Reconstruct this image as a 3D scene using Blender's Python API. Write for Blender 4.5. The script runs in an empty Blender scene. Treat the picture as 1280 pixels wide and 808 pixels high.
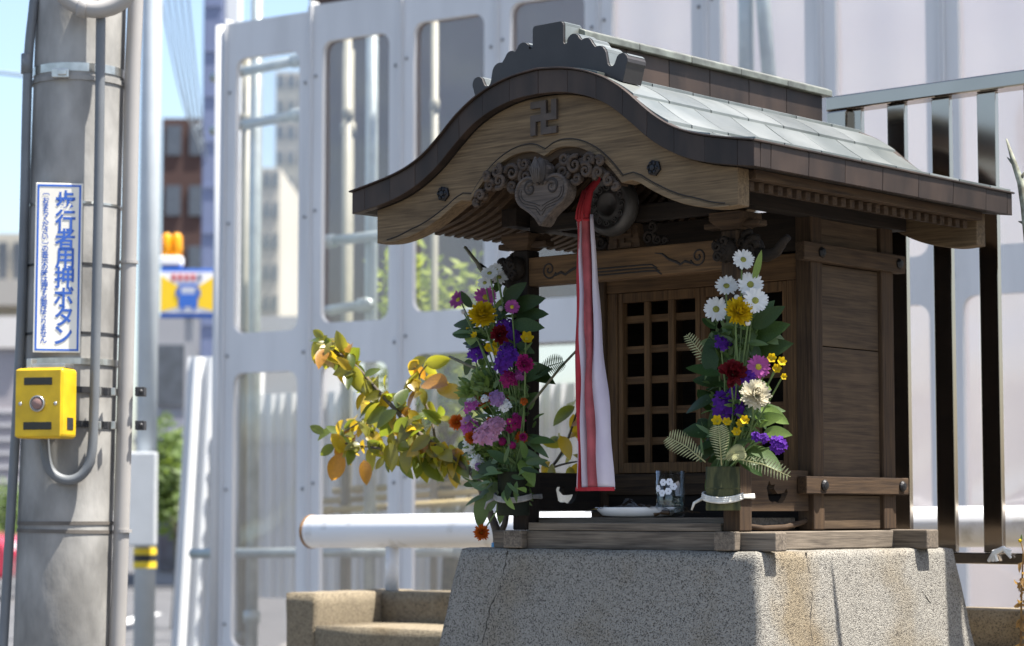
import bpy, bmesh, math, random
from mathutils import Vector, Matrix, noise
R = math.radians
random.seed(7)
scene = bpy.context.scene
col = scene.collection

# ------------------------------------------------------------------ camera
FPX, CX, CY, HOR, EYE = 2900.0, 640.0, 404.0, 236.0, 1.0
PITCH = math.atan(HOR / FPX)
cam_d = bpy.data.cameras.new('camera'); cam = bpy.data.objects.new('camera', cam_d); col.objects.link(cam)
cam.location = (0, 0, EYE); cam.rotation_euler = (R(90) + PITCH, 0, 0)
cam_d.sensor_width = 36.0; cam_d.lens = FPX / 1280 * 36.0
cam_d.clip_start = 0.05; cam_d.clip_end = 3000
cam_d.dof.use_dof = True; cam_d.dof.focus_distance = 4.85; cam_d.dof.aperture_fstop = 4.6
scene.camera = cam

# ------------------------------------------------------------------ light
SUN_AZ, SUN_EL = R(106), R(67)
sdir = Vector((math.sin(SUN_AZ) * math.cos(SUN_EL), math.cos(SUN_AZ) * math.cos(SUN_EL), math.sin(SUN_EL)))
world = bpy.data.worlds.new('World'); scene.world = world; world.use_nodes = True
wn = world.node_tree.nodes; wl = world.node_tree.links
sky = wn.new('ShaderNodeTexSky'); sky.sky_type = 'NISHITA'; sky.sun_disc = False
sky.sun_elevation = SUN_EL; sky.sun_rotation = SUN_AZ; sky.dust_density = 2.0; sky.air_density = 1.0; sky.ozone_density = 1.0
wl.new(sky.outputs[0], wn['Background'].inputs[0]); wn['Background'].inputs[1].default_value = 0.092
sl = bpy.data.lights.new('sun', 'SUN'); sl.energy = 5.0; sl.angle = R(0.55); sl.color = (1, 0.955, 0.88)
so = bpy.data.objects.new('sun', sl); col.objects.link(so); so.rotation_euler = sdir.to_track_quat('Z', 'Y').to_euler(); so.location = (8, 0, 12)
scene.view_settings.view_transform = 'Standard'; scene.view_settings.look = 'None'
scene.view_settings.exposure = 1.68; scene.view_settings.gamma = 1.0
scene.cycles.max_bounces = 8; scene.cycles.transparent_max_bounces = 12
scene.cycles.sample_clamp_indirect = 6.0; scene.cycles.use_denoising = True

# ------------------------------------------------------------------ geometry of the view
def ray(px, py):
    a = (px - CX) / FPX; b = -(py - CY) / FPX; c, s = math.cos(PITCH), math.sin(PITCH)
    return Vector((a, c - b * s, s + b * c))
def W(px, py, d):                                  # world point seen at a pixel, d metres ahead
    r = ray(px, py); return Vector((0, 0, EYE)) + r * (d / r.y)
AZ = R(-41.3)
AX = Vector((math.cos(AZ), math.sin(AZ), 0)); AY = Vector((-math.sin(AZ), math.cos(AZ), 0))
CORNER = W(948, 690, 4.7)
C0 = CORNER - 0.373 * AX                          # shrine origin: centre of its front, on the pedestal top
STZ = C0.z
def L2W(x, y, z): return C0 + x * AX + y * AY + Vector((0, 0, z))
def S(px, py, y):                                  # pixel -> shrine coordinates on the plane y
    r = ray(px, py); c = Vector((0, 0, EYE)) - C0
    t = (y - c.dot(AY)) / r.dot(AY); p = c + t * r
    return Vector((p.dot(AX), y, p.z))
CAMDIR_L = Vector((-(C0.dot(AX)), -(C0.dot(AY)), 0.0)).normalized()

# ------------------------------------------------------------------ materials
MATS = {}
def mat(name, rgb, rough=0.6, metal=0.0, var=0.0, nscale=8.0, bump=0.0, bscale=60.0, rgb2=None, stretch=(1, 1, 1),
        objvar=0.0, transl=None, spec=0.5, coat=0.0, detail=5.0, ramp=(0.35, 0.68), bdist=0.002):
    if name in MATS: return MATS[name]
    m = bpy.data.materials.new(name); m.use_nodes = True; n = m.node_tree.nodes; l = m.node_tree.links
    b = n['Principled BSDF']; b.inputs['Roughness'].default_value = rough; b.inputs['Metallic'].default_value = metal
    b.inputs['Specular IOR Level'].default_value = spec; b.inputs['Coat Weight'].default_value = coat
    tc = n.new('ShaderNodeTexCoord'); mp = n.new('ShaderNodeMapping'); mp.inputs['Scale'].default_value = stretch
    oi = n.new('ShaderNodeObjectInfo')
    ad = n.new('ShaderNodeVectorMath'); ad.operation = 'ADD'
    sc_ = n.new('ShaderNodeMath'); sc_.operation = 'MULTIPLY'; sc_.inputs[1].default_value = 17.0
    l.new(oi.outputs['Random'], sc_.inputs[0]); l.new(tc.outputs['Object'], ad.inputs[0]); l.new(sc_.outputs[0], ad.inputs[1])
    l.new(ad.outputs[0], mp.inputs[0])
    nz = n.new('ShaderNodeTexNoise'); nz.inputs['Scale'].default_value = nscale; nz.inputs['Detail'].default_value = detail
    l.new(mp.outputs[0], nz.inputs['Vector'])
    cr = n.new('ShaderNodeValToRGB'); c2 = rgb2 or tuple(c * (1 - var) for c in rgb)
    cr.color_ramp.elements[0].color = (*c2, 1); cr.color_ramp.elements[1].color = (*rgb, 1)
    cr.color_ramp.elements[0].position, cr.color_ramp.elements[1].position = ramp
    l.new(nz.outputs['Fac'], cr.inputs[0])
    last = cr.outputs[0]
    if objvar:
        hs = n.new('ShaderNodeHueSaturation'); mr = n.new('ShaderNodeMapRange')
        mr.inputs['To Min'].default_value = 1 - objvar; mr.inputs['To Max'].default_value = 1 + objvar
        l.new(oi.outputs['Random'], mr.inputs[0]); l.new(mr.outputs[0], hs.inputs['Value']); l.new(last, hs.inputs['Color']); last = hs.outputs[0]
    l.new(last, b.inputs['Base Color'])
    if bump:
        bn = n.new('ShaderNodeTexNoise'); bn.inputs['Scale'].default_value = bscale; bn.inputs['Detail'].default_value = 4
        l.new(mp.outputs[0], bn.inputs['Vector'])
        bp = n.new('ShaderNodeBump'); bp.inputs['Strength'].default_value = bump; bp.inputs['Distance'].default_value = bdist
        l.new(bn.outputs['Fac'], bp.inputs['Height']); l.new(bp.outputs[0], b.inputs['Normal'])
    if transl:
        tr = n.new('ShaderNodeBsdfTranslucent'); tr.inputs[0].default_value = (*transl[1], 1)
        mx = n.new('ShaderNodeMixShader'); mx.inputs[0].default_value = transl[0]
        l.new(b.outputs[0], mx.inputs[1]); l.new(tr.outputs[0], mx.inputs[2]); l.new(mx.outputs[0], n['Material Output'].inputs[0])
    MATS[name] = m; return m

def wood(name, axis, light, dark, lines=260.0, rough=0.8, bump=0.5):
    """aged timber, grain running along one axis of the shrine"""
    if name in MATS: return MATS[name]
    m = bpy.data.materials.new(name); m.use_nodes = True; n = m.node_tree.nodes; l = m.node_tree.links
    b = n['Principled BSDF']; b.inputs['Roughness'].default_value = rough; b.inputs['Specular IOR Level'].default_value = 0.25
    tc = n.new('ShaderNodeTexCoord'); oi = n.new('ShaderNodeObjectInfo')
    k = n.new('ShaderNodeMath'); k.operation = 'MULTIPLY'; k.inputs[1].default_value = 9.0; l.new(oi.outputs['Random'], k.inputs[0])
    ad = n.new('ShaderNodeVectorMath'); l.new(tc.outputs['Object'], ad.inputs[0]); l.new(k.outputs[0], ad.inputs[1])
    mp = n.new('ShaderNodeMapping'); s = [1.0, 1.0, 1.0]; s['xyz'.index(axis)] = 0.045; mp.inputs['Scale'].default_value = s
    l.new(ad.outputs[0], mp.inputs[0])
    n1 = n.new('ShaderNodeTexNoise'); n1.inputs['Scale'].default_value = lines; n1.inputs['Detail'].default_value = 4; l.new(mp.outputs[0], n1.inputs['Vector'])
    n2 = n.new('ShaderNodeTexNoise'); n2.inputs['Scale'].default_value = 9; n2.inputs['Detail'].default_value = 5; l.new(ad.outputs[0], n2.inputs['Vector'])
    n3 = n.new('ShaderNodeTexNoise'); n3.inputs['Scale'].default_value = lines * 0.3; n3.inputs['Detail'].default_value = 3; n3.inputs['Distortion'].default_value = 1.0; l.new(mp.outputs[0], n3.inputs['Vector'])
    a1 = n.new('ShaderNodeMath'); a1.operation = 'ADD'; l.new(n1.outputs['Fac'], a1.inputs[0]); l.new(n3.outputs['Fac'], a1.inputs[1])
    a2 = n.new('ShaderNodeMath'); a2.operation = 'MULTIPLY_ADD'; a2.inputs[1].default_value = 0.55; l.new(n2.outputs['Fac'], a2.inputs[0]); l.new(a1.outputs[0], a2.inputs[2])
    mr = n.new('ShaderNodeMapRange'); mr.inputs['From Min'].default_value = 0.95; mr.inputs['From Max'].default_value = 1.6; l.new(a2.outputs[0], mr.inputs[0])
    cr = n.new('ShaderNodeValToRGB'); cr.color_ramp.elements[0].color = (*dark, 1); cr.color_ramp.elements[1].color = (*light, 1); l.new(mr.outputs[0], cr.inputs[0])
    l.new(cr.outputs[0], b.inputs['Base Color'])
    bp = n.new('ShaderNodeBump'); bp.inputs['Strength'].default_value = bump; bp.inputs['Distance'].default_value = 0.0012
    l.new(a1.outputs[0], bp.inputs['Height']); l.new(bp.outputs[0], b.inputs['Normal'])
    MATS[name] = m; return m

def glassy(name, tint, refl=0.12, rough=0.03, ripple=0.0, haze=0.0):
    if name in MATS: return MATS[name]
    m = bpy.data.materials.new(name); m.use_nodes = True; n = m.node_tree.nodes; l = m.node_tree.links
    n.remove(n['Principled BSDF'])
    t = n.new('ShaderNodeBsdfTransparent'); t.inputs[0].default_value = (*tint, 1)
    g = n.new('ShaderNodeBsdfGlossy'); g.inputs['Roughness'].default_value = rough
    fr = n.new('ShaderNodeLayerWeight'); fr.inputs['Blend'].default_value = 0.5
    pw = n.new('ShaderNodeMath'); pw.operation = 'POWER'; pw.inputs[1].default_value = 3.0; l.new(fr.outputs['Facing'], pw.inputs[0])
    ma = n.new('ShaderNodeMath'); ma.operation = 'MULTIPLY_ADD'; ma.inputs[1].default_value = 0.75; ma.inputs[2].default_value = refl * 0.35; l.new(pw.outputs[0], ma.inputs[0])
    mx = n.new('ShaderNodeMixShader'); l.new(ma.outputs[0], mx.inputs[0]); l.new(t.outputs[0], mx.inputs[1]); l.new(g.outputs[0], mx.inputs[2])
    last = mx
    if haze:
        df = n.new('ShaderNodeBsdfTranslucent'); df.inputs[0].default_value = (.75, .75, .78, 1); d2 = n.new('ShaderNodeBsdfDiffuse'); d2.inputs[0].default_value = (.7, .7, .72, 1)
        a_ = n.new('ShaderNodeMixShader'); l.new(df.outputs[0], a_.inputs[1]); l.new(d2.outputs[0], a_.inputs[2])
        last = n.new('ShaderNodeMixShader'); last.inputs[0].default_value = haze; l.new(mx.outputs[0], last.inputs[1]); l.new(a_.outputs[0], last.inputs[2])
    if ripple:
        tc = n.new('ShaderNodeTexCoord'); nz = n.new('ShaderNodeTexNoise'); nz.inputs['Scale'].default_value = 1.6; nz.inputs['Distortion'].default_value = 1.2; nz.inputs['Detail'].default_value = 0.5
        l.new(tc.outputs['Object'], nz.inputs['Vector']); bp = n.new('ShaderNodeBump'); bp.inputs['Strength'].default_value = ripple; bp.inputs['Distance'].default_value = 0.05
        l.new(nz.outputs['Fac'], bp.inputs['Height']); l.new(bp.outputs[0], g.inputs['Normal']); l.new(bp.outputs[0], fr.inputs['Normal'])
    l.new(last.outputs[0], n['Material Output'].inputs[0]); MATS[name] = m; return m

def aggregate(name, light, dark, stain, scale=300.0, band=None):
    """washed pebble concrete"""
    m = bpy.data.materials.new(name); m.use_nodes = True; n = m.node_tree.nodes; l = m.node_tree.links
    b = n['Principled BSDF']; b.inputs['Roughness'].default_value = 0.9; b.inputs['Specular IOR Level'].default_value = 0.2
    tc = n.new('ShaderNodeTexCoord')
    v = n.new('ShaderNodeTexVoronoi'); v.inputs['Scale'].default_value = scale; l.new(tc.outputs['Object'], v.inputs['Vector'])
    sp = n.new('ShaderNodeSeparateColor'); l.new(v.outputs['Color'], sp.inputs[0])
    cr = n.new('ShaderNodeValToRGB'); e = cr.color_ramp.elements
    e[0].color = (*dark, 1); e[0].position = 0.05; e[1].color = (*light, 1); e[1].position = 0.75
    k = cr.color_ramp.elements.new(0.3); k.color = (*[0.6 * a + 0.4 * c for a, c in zip(light, dark)], 1)
    l.new(sp.outputs[0], cr.inputs[0])
    nz = n.new('ShaderNodeTexNoise'); nz.inputs['Scale'].default_value = 5; nz.inputs['Detail'].default_value = 6; l.new(tc.outputs['Object'], nz.inputs['Vector'])
    cr2 = n.new('ShaderNodeValToRGB'); cr2.color_ramp.elements[0].position = 0.52; cr2.color_ramp.elements[1].position = 0.75
    l.new(nz.outputs['Fac'], cr2.inputs[0])
    mx = n.new('ShaderNodeMix'); mx.data_type = 'RGBA'; mx.blend_type = 'MULTIPLY'; mx.inputs['B'].default_value = (*stain, 1)
    l.new(cr2.outputs[0], mx.inputs['Factor']); l.new(cr.outputs[0], mx.inputs['A']); last = mx.outputs['Result']
    if band:                                   # a rusty water stain running down one flank
        sx_ = n.new('ShaderNodeSeparateXYZ'); l.new(tc.outputs['Object'], sx_.inputs[0])
        nb = n.new('ShaderNodeTexNoise'); nb.inputs['Scale'].default_value = 14; nb.inputs['Detail'].default_value = 5; l.new(tc.outputs['Object'], nb.inputs['Vector'])
        ya = n.new('ShaderNodeMath'); ya.operation = 'MULTIPLY_ADD'; ya.inputs[1].default_value = .16; l.new(nb.outputs['Fac'], ya.inputs[0]); l.new(sx_.outputs['Y'], ya.inputs[2])
        r1 = n.new('ShaderNodeMapRange'); r1.inputs['From Min'].default_value = band[0]; r1.inputs['From Max'].default_value = band[0] + .08; l.new(ya.outputs[0], r1.inputs[0])
        r2 = n.new('ShaderNodeMapRange'); r2.inputs['From Min'].default_value = band[1]; r2.inputs['From Max'].default_value = band[1] - .10; l.new(ya.outputs[0], r2.inputs[0])
        r3 = n.new('ShaderNodeMapRange'); r3.inputs['From Min'].default_value = .34; r3.inputs['From Max'].default_value = .37; l.new(sx_.outputs['X'], r3.inputs[0])
        m1 = n.new('ShaderNodeMath'); m1.operation = 'MULTIPLY'; l.new(r1.outputs[0], m1.inputs[0]); l.new(r2.outputs[0], m1.inputs[1])
        m2 = n.new('ShaderNodeMath'); m2.operation = 'MULTIPLY'; l.new(m1.outputs[0], m2.inputs[0]); l.new(r3.outputs[0], m2.inputs[1])
        mb_ = n.new('ShaderNodeMix'); mb_.data_type = 'RGBA'; mb_.blend_type = 'MULTIPLY'; mb_.inputs['B'].default_value = (.84, .73, .57, 1)
        l.new(m2.outputs[0], mb_.inputs['Factor']); l.new(last, mb_.inputs['A']); last = mb_.outputs['Result']
    l.new(last, b.inputs['Base Color'])
    bp = n.new('ShaderNodeBump'); bp.inputs['Strength'].default_value = 0.8; bp.inputs['Distance'].default_value = 0.002; bp.invert = True
    l.new(v.outputs['Distance'], bp.inputs['Height']); l.new(bp.outputs[0], b.inputs['Normal'])
    MATS[name] = m; return m

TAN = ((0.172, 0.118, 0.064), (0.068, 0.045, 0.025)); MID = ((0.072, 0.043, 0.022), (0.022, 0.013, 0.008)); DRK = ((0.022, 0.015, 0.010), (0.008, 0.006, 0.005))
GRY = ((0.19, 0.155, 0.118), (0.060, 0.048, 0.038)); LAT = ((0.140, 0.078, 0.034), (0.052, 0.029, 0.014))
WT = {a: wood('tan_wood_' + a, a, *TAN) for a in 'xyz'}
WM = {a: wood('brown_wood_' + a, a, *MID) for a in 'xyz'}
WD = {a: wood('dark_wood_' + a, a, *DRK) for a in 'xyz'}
WL = {a: wood('lattice_wood_' + a, a, *LAT) for a in 'xyz'}
WW = wood('wall_wood', 'y', (0.100, 0.066, 0.038), (0.040, 0.026, 0.016))
WG = {a: wood('grey_wood_' + a, a, *GRY) for a in 'xyz'}
COPPER_D = mat('brown_copper', (0.040, 0.026, 0.019), 0.55, 0.05, rgb2=(0.016, 0.011, 0.009), nscale=14, bump=0.15, bscale=30, objvar=0.25, stretch=(1, 1, 0.4), spec=0.3)
COPPER_G = mat('green_copper', (0.205, 0.215, 0.202), 0.33, 0.4, rgb2=(0.10, 0.112, 0.104), nscale=6, bump=0.15, bscale=18, objvar=0.2)
COPPER_C = mat('weathered_copper_cap', (0.22, 0.23, 0.19), 0.42, 0.5, rgb2=(0.10, 0.10, 0.085), nscale=25, bump=0.15)
IRON = mat('black_iron', (0.03, 0.029, 0.03), 0.5, 0.7, var=0.4, bump=0.3, bscale=120)
INK = mat('dark_groove', (0.02, 0.015, 0.012), 0.9)

# ------------------------------------------------------------------ mesh builder
class MB:
    def __init__(s): s.v = []; s.f = []; s.m = []; s.mi = 0
    def add(s, vs, fs):
        o = len(s.v); s.v += [tuple(p) for p in vs]
        for f in fs: s.f.append(tuple(i + o for i in f)); s.m.append(s.mi)
        return s
    def box(s, x0, x1, y0, y1, z0, z1):
        vs = [(x, y, z) for z in (z0, z1) for y in (y0, y1) for x in (x0, x1)]
        return s.add(vs, [(0, 2, 3, 1), (4, 5, 7, 6), (0, 1, 5, 4), (2, 6, 7, 3), (0, 4, 6, 2), (1, 3, 7, 5)])
    def frustum(s, b, t, z0, z1):                     # b, t = (x0, x1, y0, y1)
        vs = [(x, y, z) for (r, z) in ((b, z0), (t, z1)) for y in r[2:] for x in r[:2]]
        return s.add(vs, [(0, 2, 3, 1), (4, 5, 7, 6), (0, 1, 5, 4), (2, 6, 7, 3), (0, 4, 6, 2), (1, 3, 7, 5)])
    def obb(s, c, ux, uy, uz):
        c, ux, uy, uz = map(Vector, (c, ux, uy, uz))
        vs = [c + ux * a + uy * b + uz * d for d in (-1, 1) for b in (-1, 1) for a in (-1, 1)]
        return s.add(vs, [(0, 2, 3, 1), (4, 5, 7, 6), (0, 1, 5, 4), (2, 6, 7, 3), (0, 4, 6, 2), (1, 3, 7, 5)])
    def strip(s, top, bot, y0, y1):                   # solid between two curves in (x, z), thick along y
        n = len(top); vs = [(x, y0, z) for x, z in top] + [(x, y0, z) for x, z in bot] + [(x, y1, z) for x, z in top] + [(x, y1, z) for x, z in bot]
        fs = []
        for i in range(n - 1):
            a, b, c, d = i, n + i, 2 * n + i, 3 * n + i
            fs += [(a, b, b + 1, a + 1), (c, c + 1, d + 1, d), (a, a + 1, c + 1, c), (b, d, d + 1, b + 1)]
        e = n - 1; fs += [(0, 2 * n, 3 * n, n), (e, n + e, 3 * n + e, 2 * n + e)]
        return s.add(vs, fs)
    def prism(s, poly, y0, y1):                       # polygon in (x, z) extruded along y
        n = len(poly); vs = [(x, y0, z) for x, z in poly] + [(x, y1, z) for x, z in poly]
        return s.add(vs, [tuple(range(n)), tuple(range(2 * n - 1, n - 1, -1))] + [(i, n + i, n + (i + 1) % n, (i + 1) % n) for i in range(n)])
    def prismx(s, poly, x0, x1):                      # polygon in (y, z) extruded along x
        n = len(poly); vs = [(x0, y, z) for y, z in poly] + [(x1, y, z) for y, z in poly]
        return s.add(vs, [tuple(range(n)), tuple(range(2 * n - 1, n - 1, -1))] + [(i, n + i, n + (i + 1) % n, (i + 1) % n) for i in range(n)])
    def tube(s, pts, rad, n=8, cap=True):
        pts = [Vector(p) for p in pts]; m = len(pts)
        if not isinstance(rad, (list, tuple)): rad = [rad] * m
        ref = None; vs = []
        for i, p in enumerate(pts):
            t = (pts[min(i + 1, m - 1)] - pts[max(i - 1, 0)])
            t = t.normalized() if t.length > 1e-9 else Vector((0, 0, 1))
            if ref is None: ref = t.orthogonal().normalized()
            else:
                ref = ref - t * ref.dot(t)
                ref = ref.normalized() if ref.length > 1e-6 else t.orthogonal().normalized()
            bn = t.cross(ref)
            vs += [p + (ref * math.cos(6.28318 * k / n) + bn * math.sin(6.28318 * k / n)) * rad[i] for k in range(n)]
        fs = [(i * n + k, i * n + (k + 1) % n, (i + 1) * n + (k + 1) % n, (i + 1) * n + k) for i in range(m - 1) for k in range(n)]
        if cap: fs += [tuple(range(n - 1, -1, -1)), tuple((m - 1) * n + k for k in range(n))]
        return s.add(vs, fs)
    def lathe(s, prof, c=(0, 0, 0), axis=(0, 0, 1), n=24):   # prof = [(r, h)]
        c = Vector(c); a = Vector(axis).normalized(); u = a.orthogonal().normalized(); w = a.cross(u); m = len(prof)
        vs = [c + a * h + (u * math.cos(6.28318 * k / n) + w * math.sin(6.28318 * k / n)) * r for r, h in prof for k in range(n)]
        fs = [(i * n + k, i * n + (k + 1) % n, (i + 1) * n + (k + 1) % n, (i + 1) * n + k) for i in range(m - 1) for k in range(n)]
        if prof[0][0] > 1e-6: fs.append(tuple(range(n - 1, -1, -1)))
        if prof[-1][0] > 1e-6: fs.append(tuple((m - 1) * n + k for k in range(n)))
        return s.add(vs, fs)
    def ball(s, c, r, n=8, sq=(1, 1, 1), jit=0.0):
        c = Vector(c); vs = []; m = max(4, n // 2 + 1)
        for i in range(m + 1):
            th = math.pi * i / m
            for k in range(n):
                ph = 6.28318 * k / n; q = 1 + random.uniform(-jit, jit)
                vs.append(c + Vector((math.sin(th) * math.cos(ph) * sq[0], math.sin(th) * math.sin(ph) * sq[1], math.cos(th) * sq[2])) * r * q)
        return s.add(vs, [(i * n + k, (i + 1) * n + k, (i + 1) * n + (k + 1) % n, i * n + (k + 1) % n) for i in range(m) for k in range(n)])
    def mesh(s, name, mats):
        me = bpy.data.meshes.new(name); me.from_pydata(s.v, [], s.f)
        mats = mats if isinstance(mats, (list, tuple)) else [mats]
        for m in mats: me.materials.append(m)
        if len(mats) > 1: me.polygons.foreach_set('material_index', s.m)
        bm = bmesh.new(); bm.from_mesh(me); bmesh.ops.recalc_face_normals(bm, faces=bm.faces); bm.to_mesh(me); bm.free()
        return me
    def build(s, name, mats, parent=None, smooth=False, bevel=0.0, seg=2):
        me = s.mesh(name, mats); return link(name, me, parent, smooth, bevel, seg)
def link(name, me, parent=None, smooth=False, bevel=0.0, seg=2):
    o = bpy.data.objects.new(name, me); col.objects.link(o); o.parent = parent
    if smooth: me.polygons.foreach_set('use_smooth', [True] * len(me.polygons))
    if bevel:
        b = o.modifiers.new('bevel', 'BEVEL'); b.width = bevel; b.segments = seg; b.limit_method = 'ANGLE'; b.angle_limit = R(35)
    return o
def tag(o, label, cat, group=None):
    o['label'] = label; o['category'] = cat
    if group: o['group'] = group
    return o
def structure(o): o['kind'] = 'structure'; return o
def thing(name, label, cat, loc=(0, 0, 0), rz=0.0, group=None):
    o = bpy.data.objects.new(name, None); col.objects.link(o); o.location = loc; o.rotation_euler = (0, 0, rz); o.empty_display_size = 0.1
    return tag(o, label, cat, group)
def at_shrine(o, x=0, y=0, z=0): o.location = L2W(x, y, z); o.rotation_euler = (0, 0, AZ); return o
def copy_tree(o, parent=None):
    c = o.copy(); col.objects.link(c); c.parent = parent
    for ch in o.children: copy_tree(ch, c)
    return c
def lerp(a, b, t): return a + (b - a) * t
def smooth_poly(p, it=2):
    for _ in range(it):
        q = [p[0]]
        for a, b in zip(p, p[1:]): q += [tuple(lerp(u, v, .25) for u, v in zip(a, b)), tuple(lerp(u, v, .75) for u, v in zip(a, b))]
        p = q + [p[-1]]
    return p
def interp(p, x):
    for a, b in zip(p, p[1:]):
        if x <= b[0]: return lerp(a[1], b[1], (x - a[0]) / (b[0] - a[0]))
    return p[-1][1]
def arc_resample(p, n):
    d = [0]
    for a, b in zip(p, p[1:]): d.append(d[-1] + math.dist(a, b))
    out = []; j = 0
    for i in range(n):
        t = d[-1] * i / (n - 1)
        while j < len(p) - 2 and d[j + 1] < t: j += 1
        k = (t - d[j]) / max(1e-9, d[j + 1] - d[j]); out.append(tuple(lerp(u, v, k) for u, v in zip(p[j], p[j + 1])))
    return out
def spiral(c, r, turns, a0, sgn=1, n=26, y=0.0, shrink=0.12):
    out = []
    for i in range(n):
        t = i / (n - 1); q = r * lerp(1, shrink, t); a = a0 + sgn * turns * 6.28318 * t
        out.append((c[0] + q * math.cos(a), y, c[1] + q * math.sin(a)))
    return out
# ================================================================== ground, pedestal, planter, rails
ASPH = mat('asphalt', (0.085, 0.085, 0.088), 0.9, var=0.35, nscale=3, bump=0.4, bscale=200)
PAVE = mat('pavement', (0.17, 0.16, 0.15), 0.9, var=0.25, nscale=4, bump=0.3, bscale=90)
structure(MB().add([(-900, -300, 0), (900, -300, 0), (900, 1500, 0), (-900, 1500, 0)], [(0, 1, 2, 3)]).build('ground', ASPH))
pv = MB(); pv.box(-1.55, 6.0, 1.5, 60, -0.3, 0.12); structure(pv.build('pavement', PAVE, bevel=0.02))
ln = MB()
for i in range(12): ln.box(-3.6, -3.45, 8 + i * 6, 11 + i * 6, -0.01, 0.004)
structure(ln.build('lane_marking', mat('road_paint', (0.75, 0.75, 0.73), 0.7, var=0.2)))

STONE = aggregate('washed_pebble_concrete', (0.25, 0.235, 0.205), (0.06, 0.054, 0.048), (0.82, 0.74, 0.62), 430, (.09, .30))
STONE2 = aggregate('planter_concrete', (0.23, 0.19, 0.13), (0.09, 0.075, 0.055), (0.7, 0.62, 0.5), 330)
def rough_block(t, b, z0, z1, n=40, amp=0.002, rnd=0.012):
    """a tapered block with worn, rounded edges"""
    bm = bmesh.new(); bmesh.ops.create_cube(bm, size=1.0)
    bmesh.ops.subdivide_edges(bm, edges=bm.edges[:], cuts=n, use_grid_fill=True)
    for v in bm.verts:
        x, y, z = v.co.x + .5, v.co.y + .5, v.co.z + .5
        r = [lerp(p, q, z) for p, q in zip(b, t)]
        sx, sy, sz = r[1] - r[0], r[3] - r[2], z1 - z0
        p = Vector((lerp(r[0], r[1], x), lerp(r[2], r[3], y), lerp(z0, z1, z)))
        d = [min(x, 1 - x) * sx, min(y, 1 - y) * sy, (1 - z) * sz]
        c = Vector(((1 if x < .5 else -1) * max(0, rnd - d[0]), (1 if y < .5 else -1) * max(0, rnd - d[1]), -max(0, rnd - d[2])))
        e = sorted(max(0, rnd - q) for q in d)
        wear = 0.45 + 0.75 * (noise.noise(p * 9) + .5)
        if e[1] > 0: p += c * 0.32 * wear * (e[1] / rnd)
        p += Vector((noise.noise(p * 22), noise.noise(p * 22 + Vector((9, 0, 0))), noise.noise(p * 22 + Vector((0, 9, 0))))) * amp
        v.co = p
    me = bpy.data.meshes.new('block'); bm.to_mesh(me); bm.free(); me.polygons.foreach_set('use_smooth', [True] * len(me.polygons)); return me
ped = thing('stone_pedestal', 'tapered pedestal of washed pebble concrete with cracks, carrying the wooden shrine', 'pedestal'); at_shrine(ped, 0, 0, -STZ)
PT = (-0.444, 0.373, 0.0, 0.764); PB = (-0.60, 0.50, -0.14, 0.92)
me = rough_block(PT, PB, 0, STZ, 56, 0.0016, 0.009); me.materials.append(STONE); link('block', me, ped)
CRK = mat('crack_dark', (0.035, 0.03, 0.024), 1.0)
def crack(pts, r, face):
    m = MB(); out = []
    for i in range(len(pts) * 6 - 5):
        k = min(i // 6, len(pts) - 2); t = i / 6 - k; a = lerp(pts[k][0], pts[k + 1][0], t) + random.uniform(-.0022, .0022); z = lerp(pts[k][1], pts[k + 1][1], t)
        q = z / STZ
        if face == 'front': out.append((a, lerp(PB[2], PT[2], q) + .0012, z))
        else: out.append((lerp(PB[1], PT[1], q) - .0012, a, z))
    m.tube(out, [r * random.uniform(.5, 1.2) for _ in out], 5); return m.build('crack', CRK, ped)
H = STZ
crack([(-.30, H - .006), (-.305, H - .05), (-.31, H - .09), (-.335, H - .125), (-.345, H - .2), (-.34, H - .4)], .0022, 'front')
crack([(.17, H - .004), (.168, H - .05), (.172, H - .10), (.155, H - .14), (.148, H - .22), (.15, H - .4)], .0022, 'side')
crack([(.53, H - .01), (.545, H - .045), (.60, H - .09), (.63, H - .12)], .0015, 'side')

plan = thing('concrete_planter', 'low brown concrete planter wall with raised rim behind the pedestal', 'planter'); at_shrine(plan, 0, 0, 0)
PZ = -0.16
px0 = S(356, 750, .95).x; 
def chip(name, t, zz0, zz1):
    me = rough_block(t, t, zz0, zz1, 22, 0.002, 0.012); me.materials.append(STONE2); return link(name, me, plan)
chip('end_rim', (px0, px0 + .125, .95, 1.40), -STZ, PZ)
chip('back_rim', (px0 + .125, 2.4, 1.23, 1.40), -STZ, PZ)
chip('ledge', (px0 + .1255, 2.3, .95, 1.2295), -STZ, PZ - .092)
WHITE_P = mat('white_rail_paint', (0.62, 0.63, 0.65), 0.4, rgb2=(0.42, 0.41, 0.39), nscale=16, ramp=(.28, .45), bump=.12, bscale=25)
RUST = mat('rust', (0.30, 0.16, 0.06), 0.9, var=0.5, nscale=60)
rail = thing('guard_pipe', 'thick white painted guard pipe with rust-edged end cap behind the shrine', 'guard rail'); at_shrine(rail, 0, 0, 0)
a = S(389, 665, 1.3); b = Vector((2.4, 1.3, a.z + .052)); q = .052
rail_m = MB(); rail_m.tube([a, a.lerp(b, .3), a.lerp(b, .6), b], q, 28); rail_m.build('pipe', WHITE_P, rail, True, .004)
dx = (b - a).normalized()
MB().lathe([(q * 1.0, .0), (q * 1.035, .003), (q * 1.035, .010), (q, .013)], a - dx * .002, dx, 28).build('rusty_rim', RUST, rail)
for xx in (S(490, 720, 1.3).x, .9):
    m = MB(); zt = a.z + (xx - a.x) * .052 / (b.x - a.x); m.tube([(xx, 1.3, PZ - .02), (xx, 1.3, zt - .03)], .021, 16)
    m.build('post', WHITE_P, rail, True)

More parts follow.
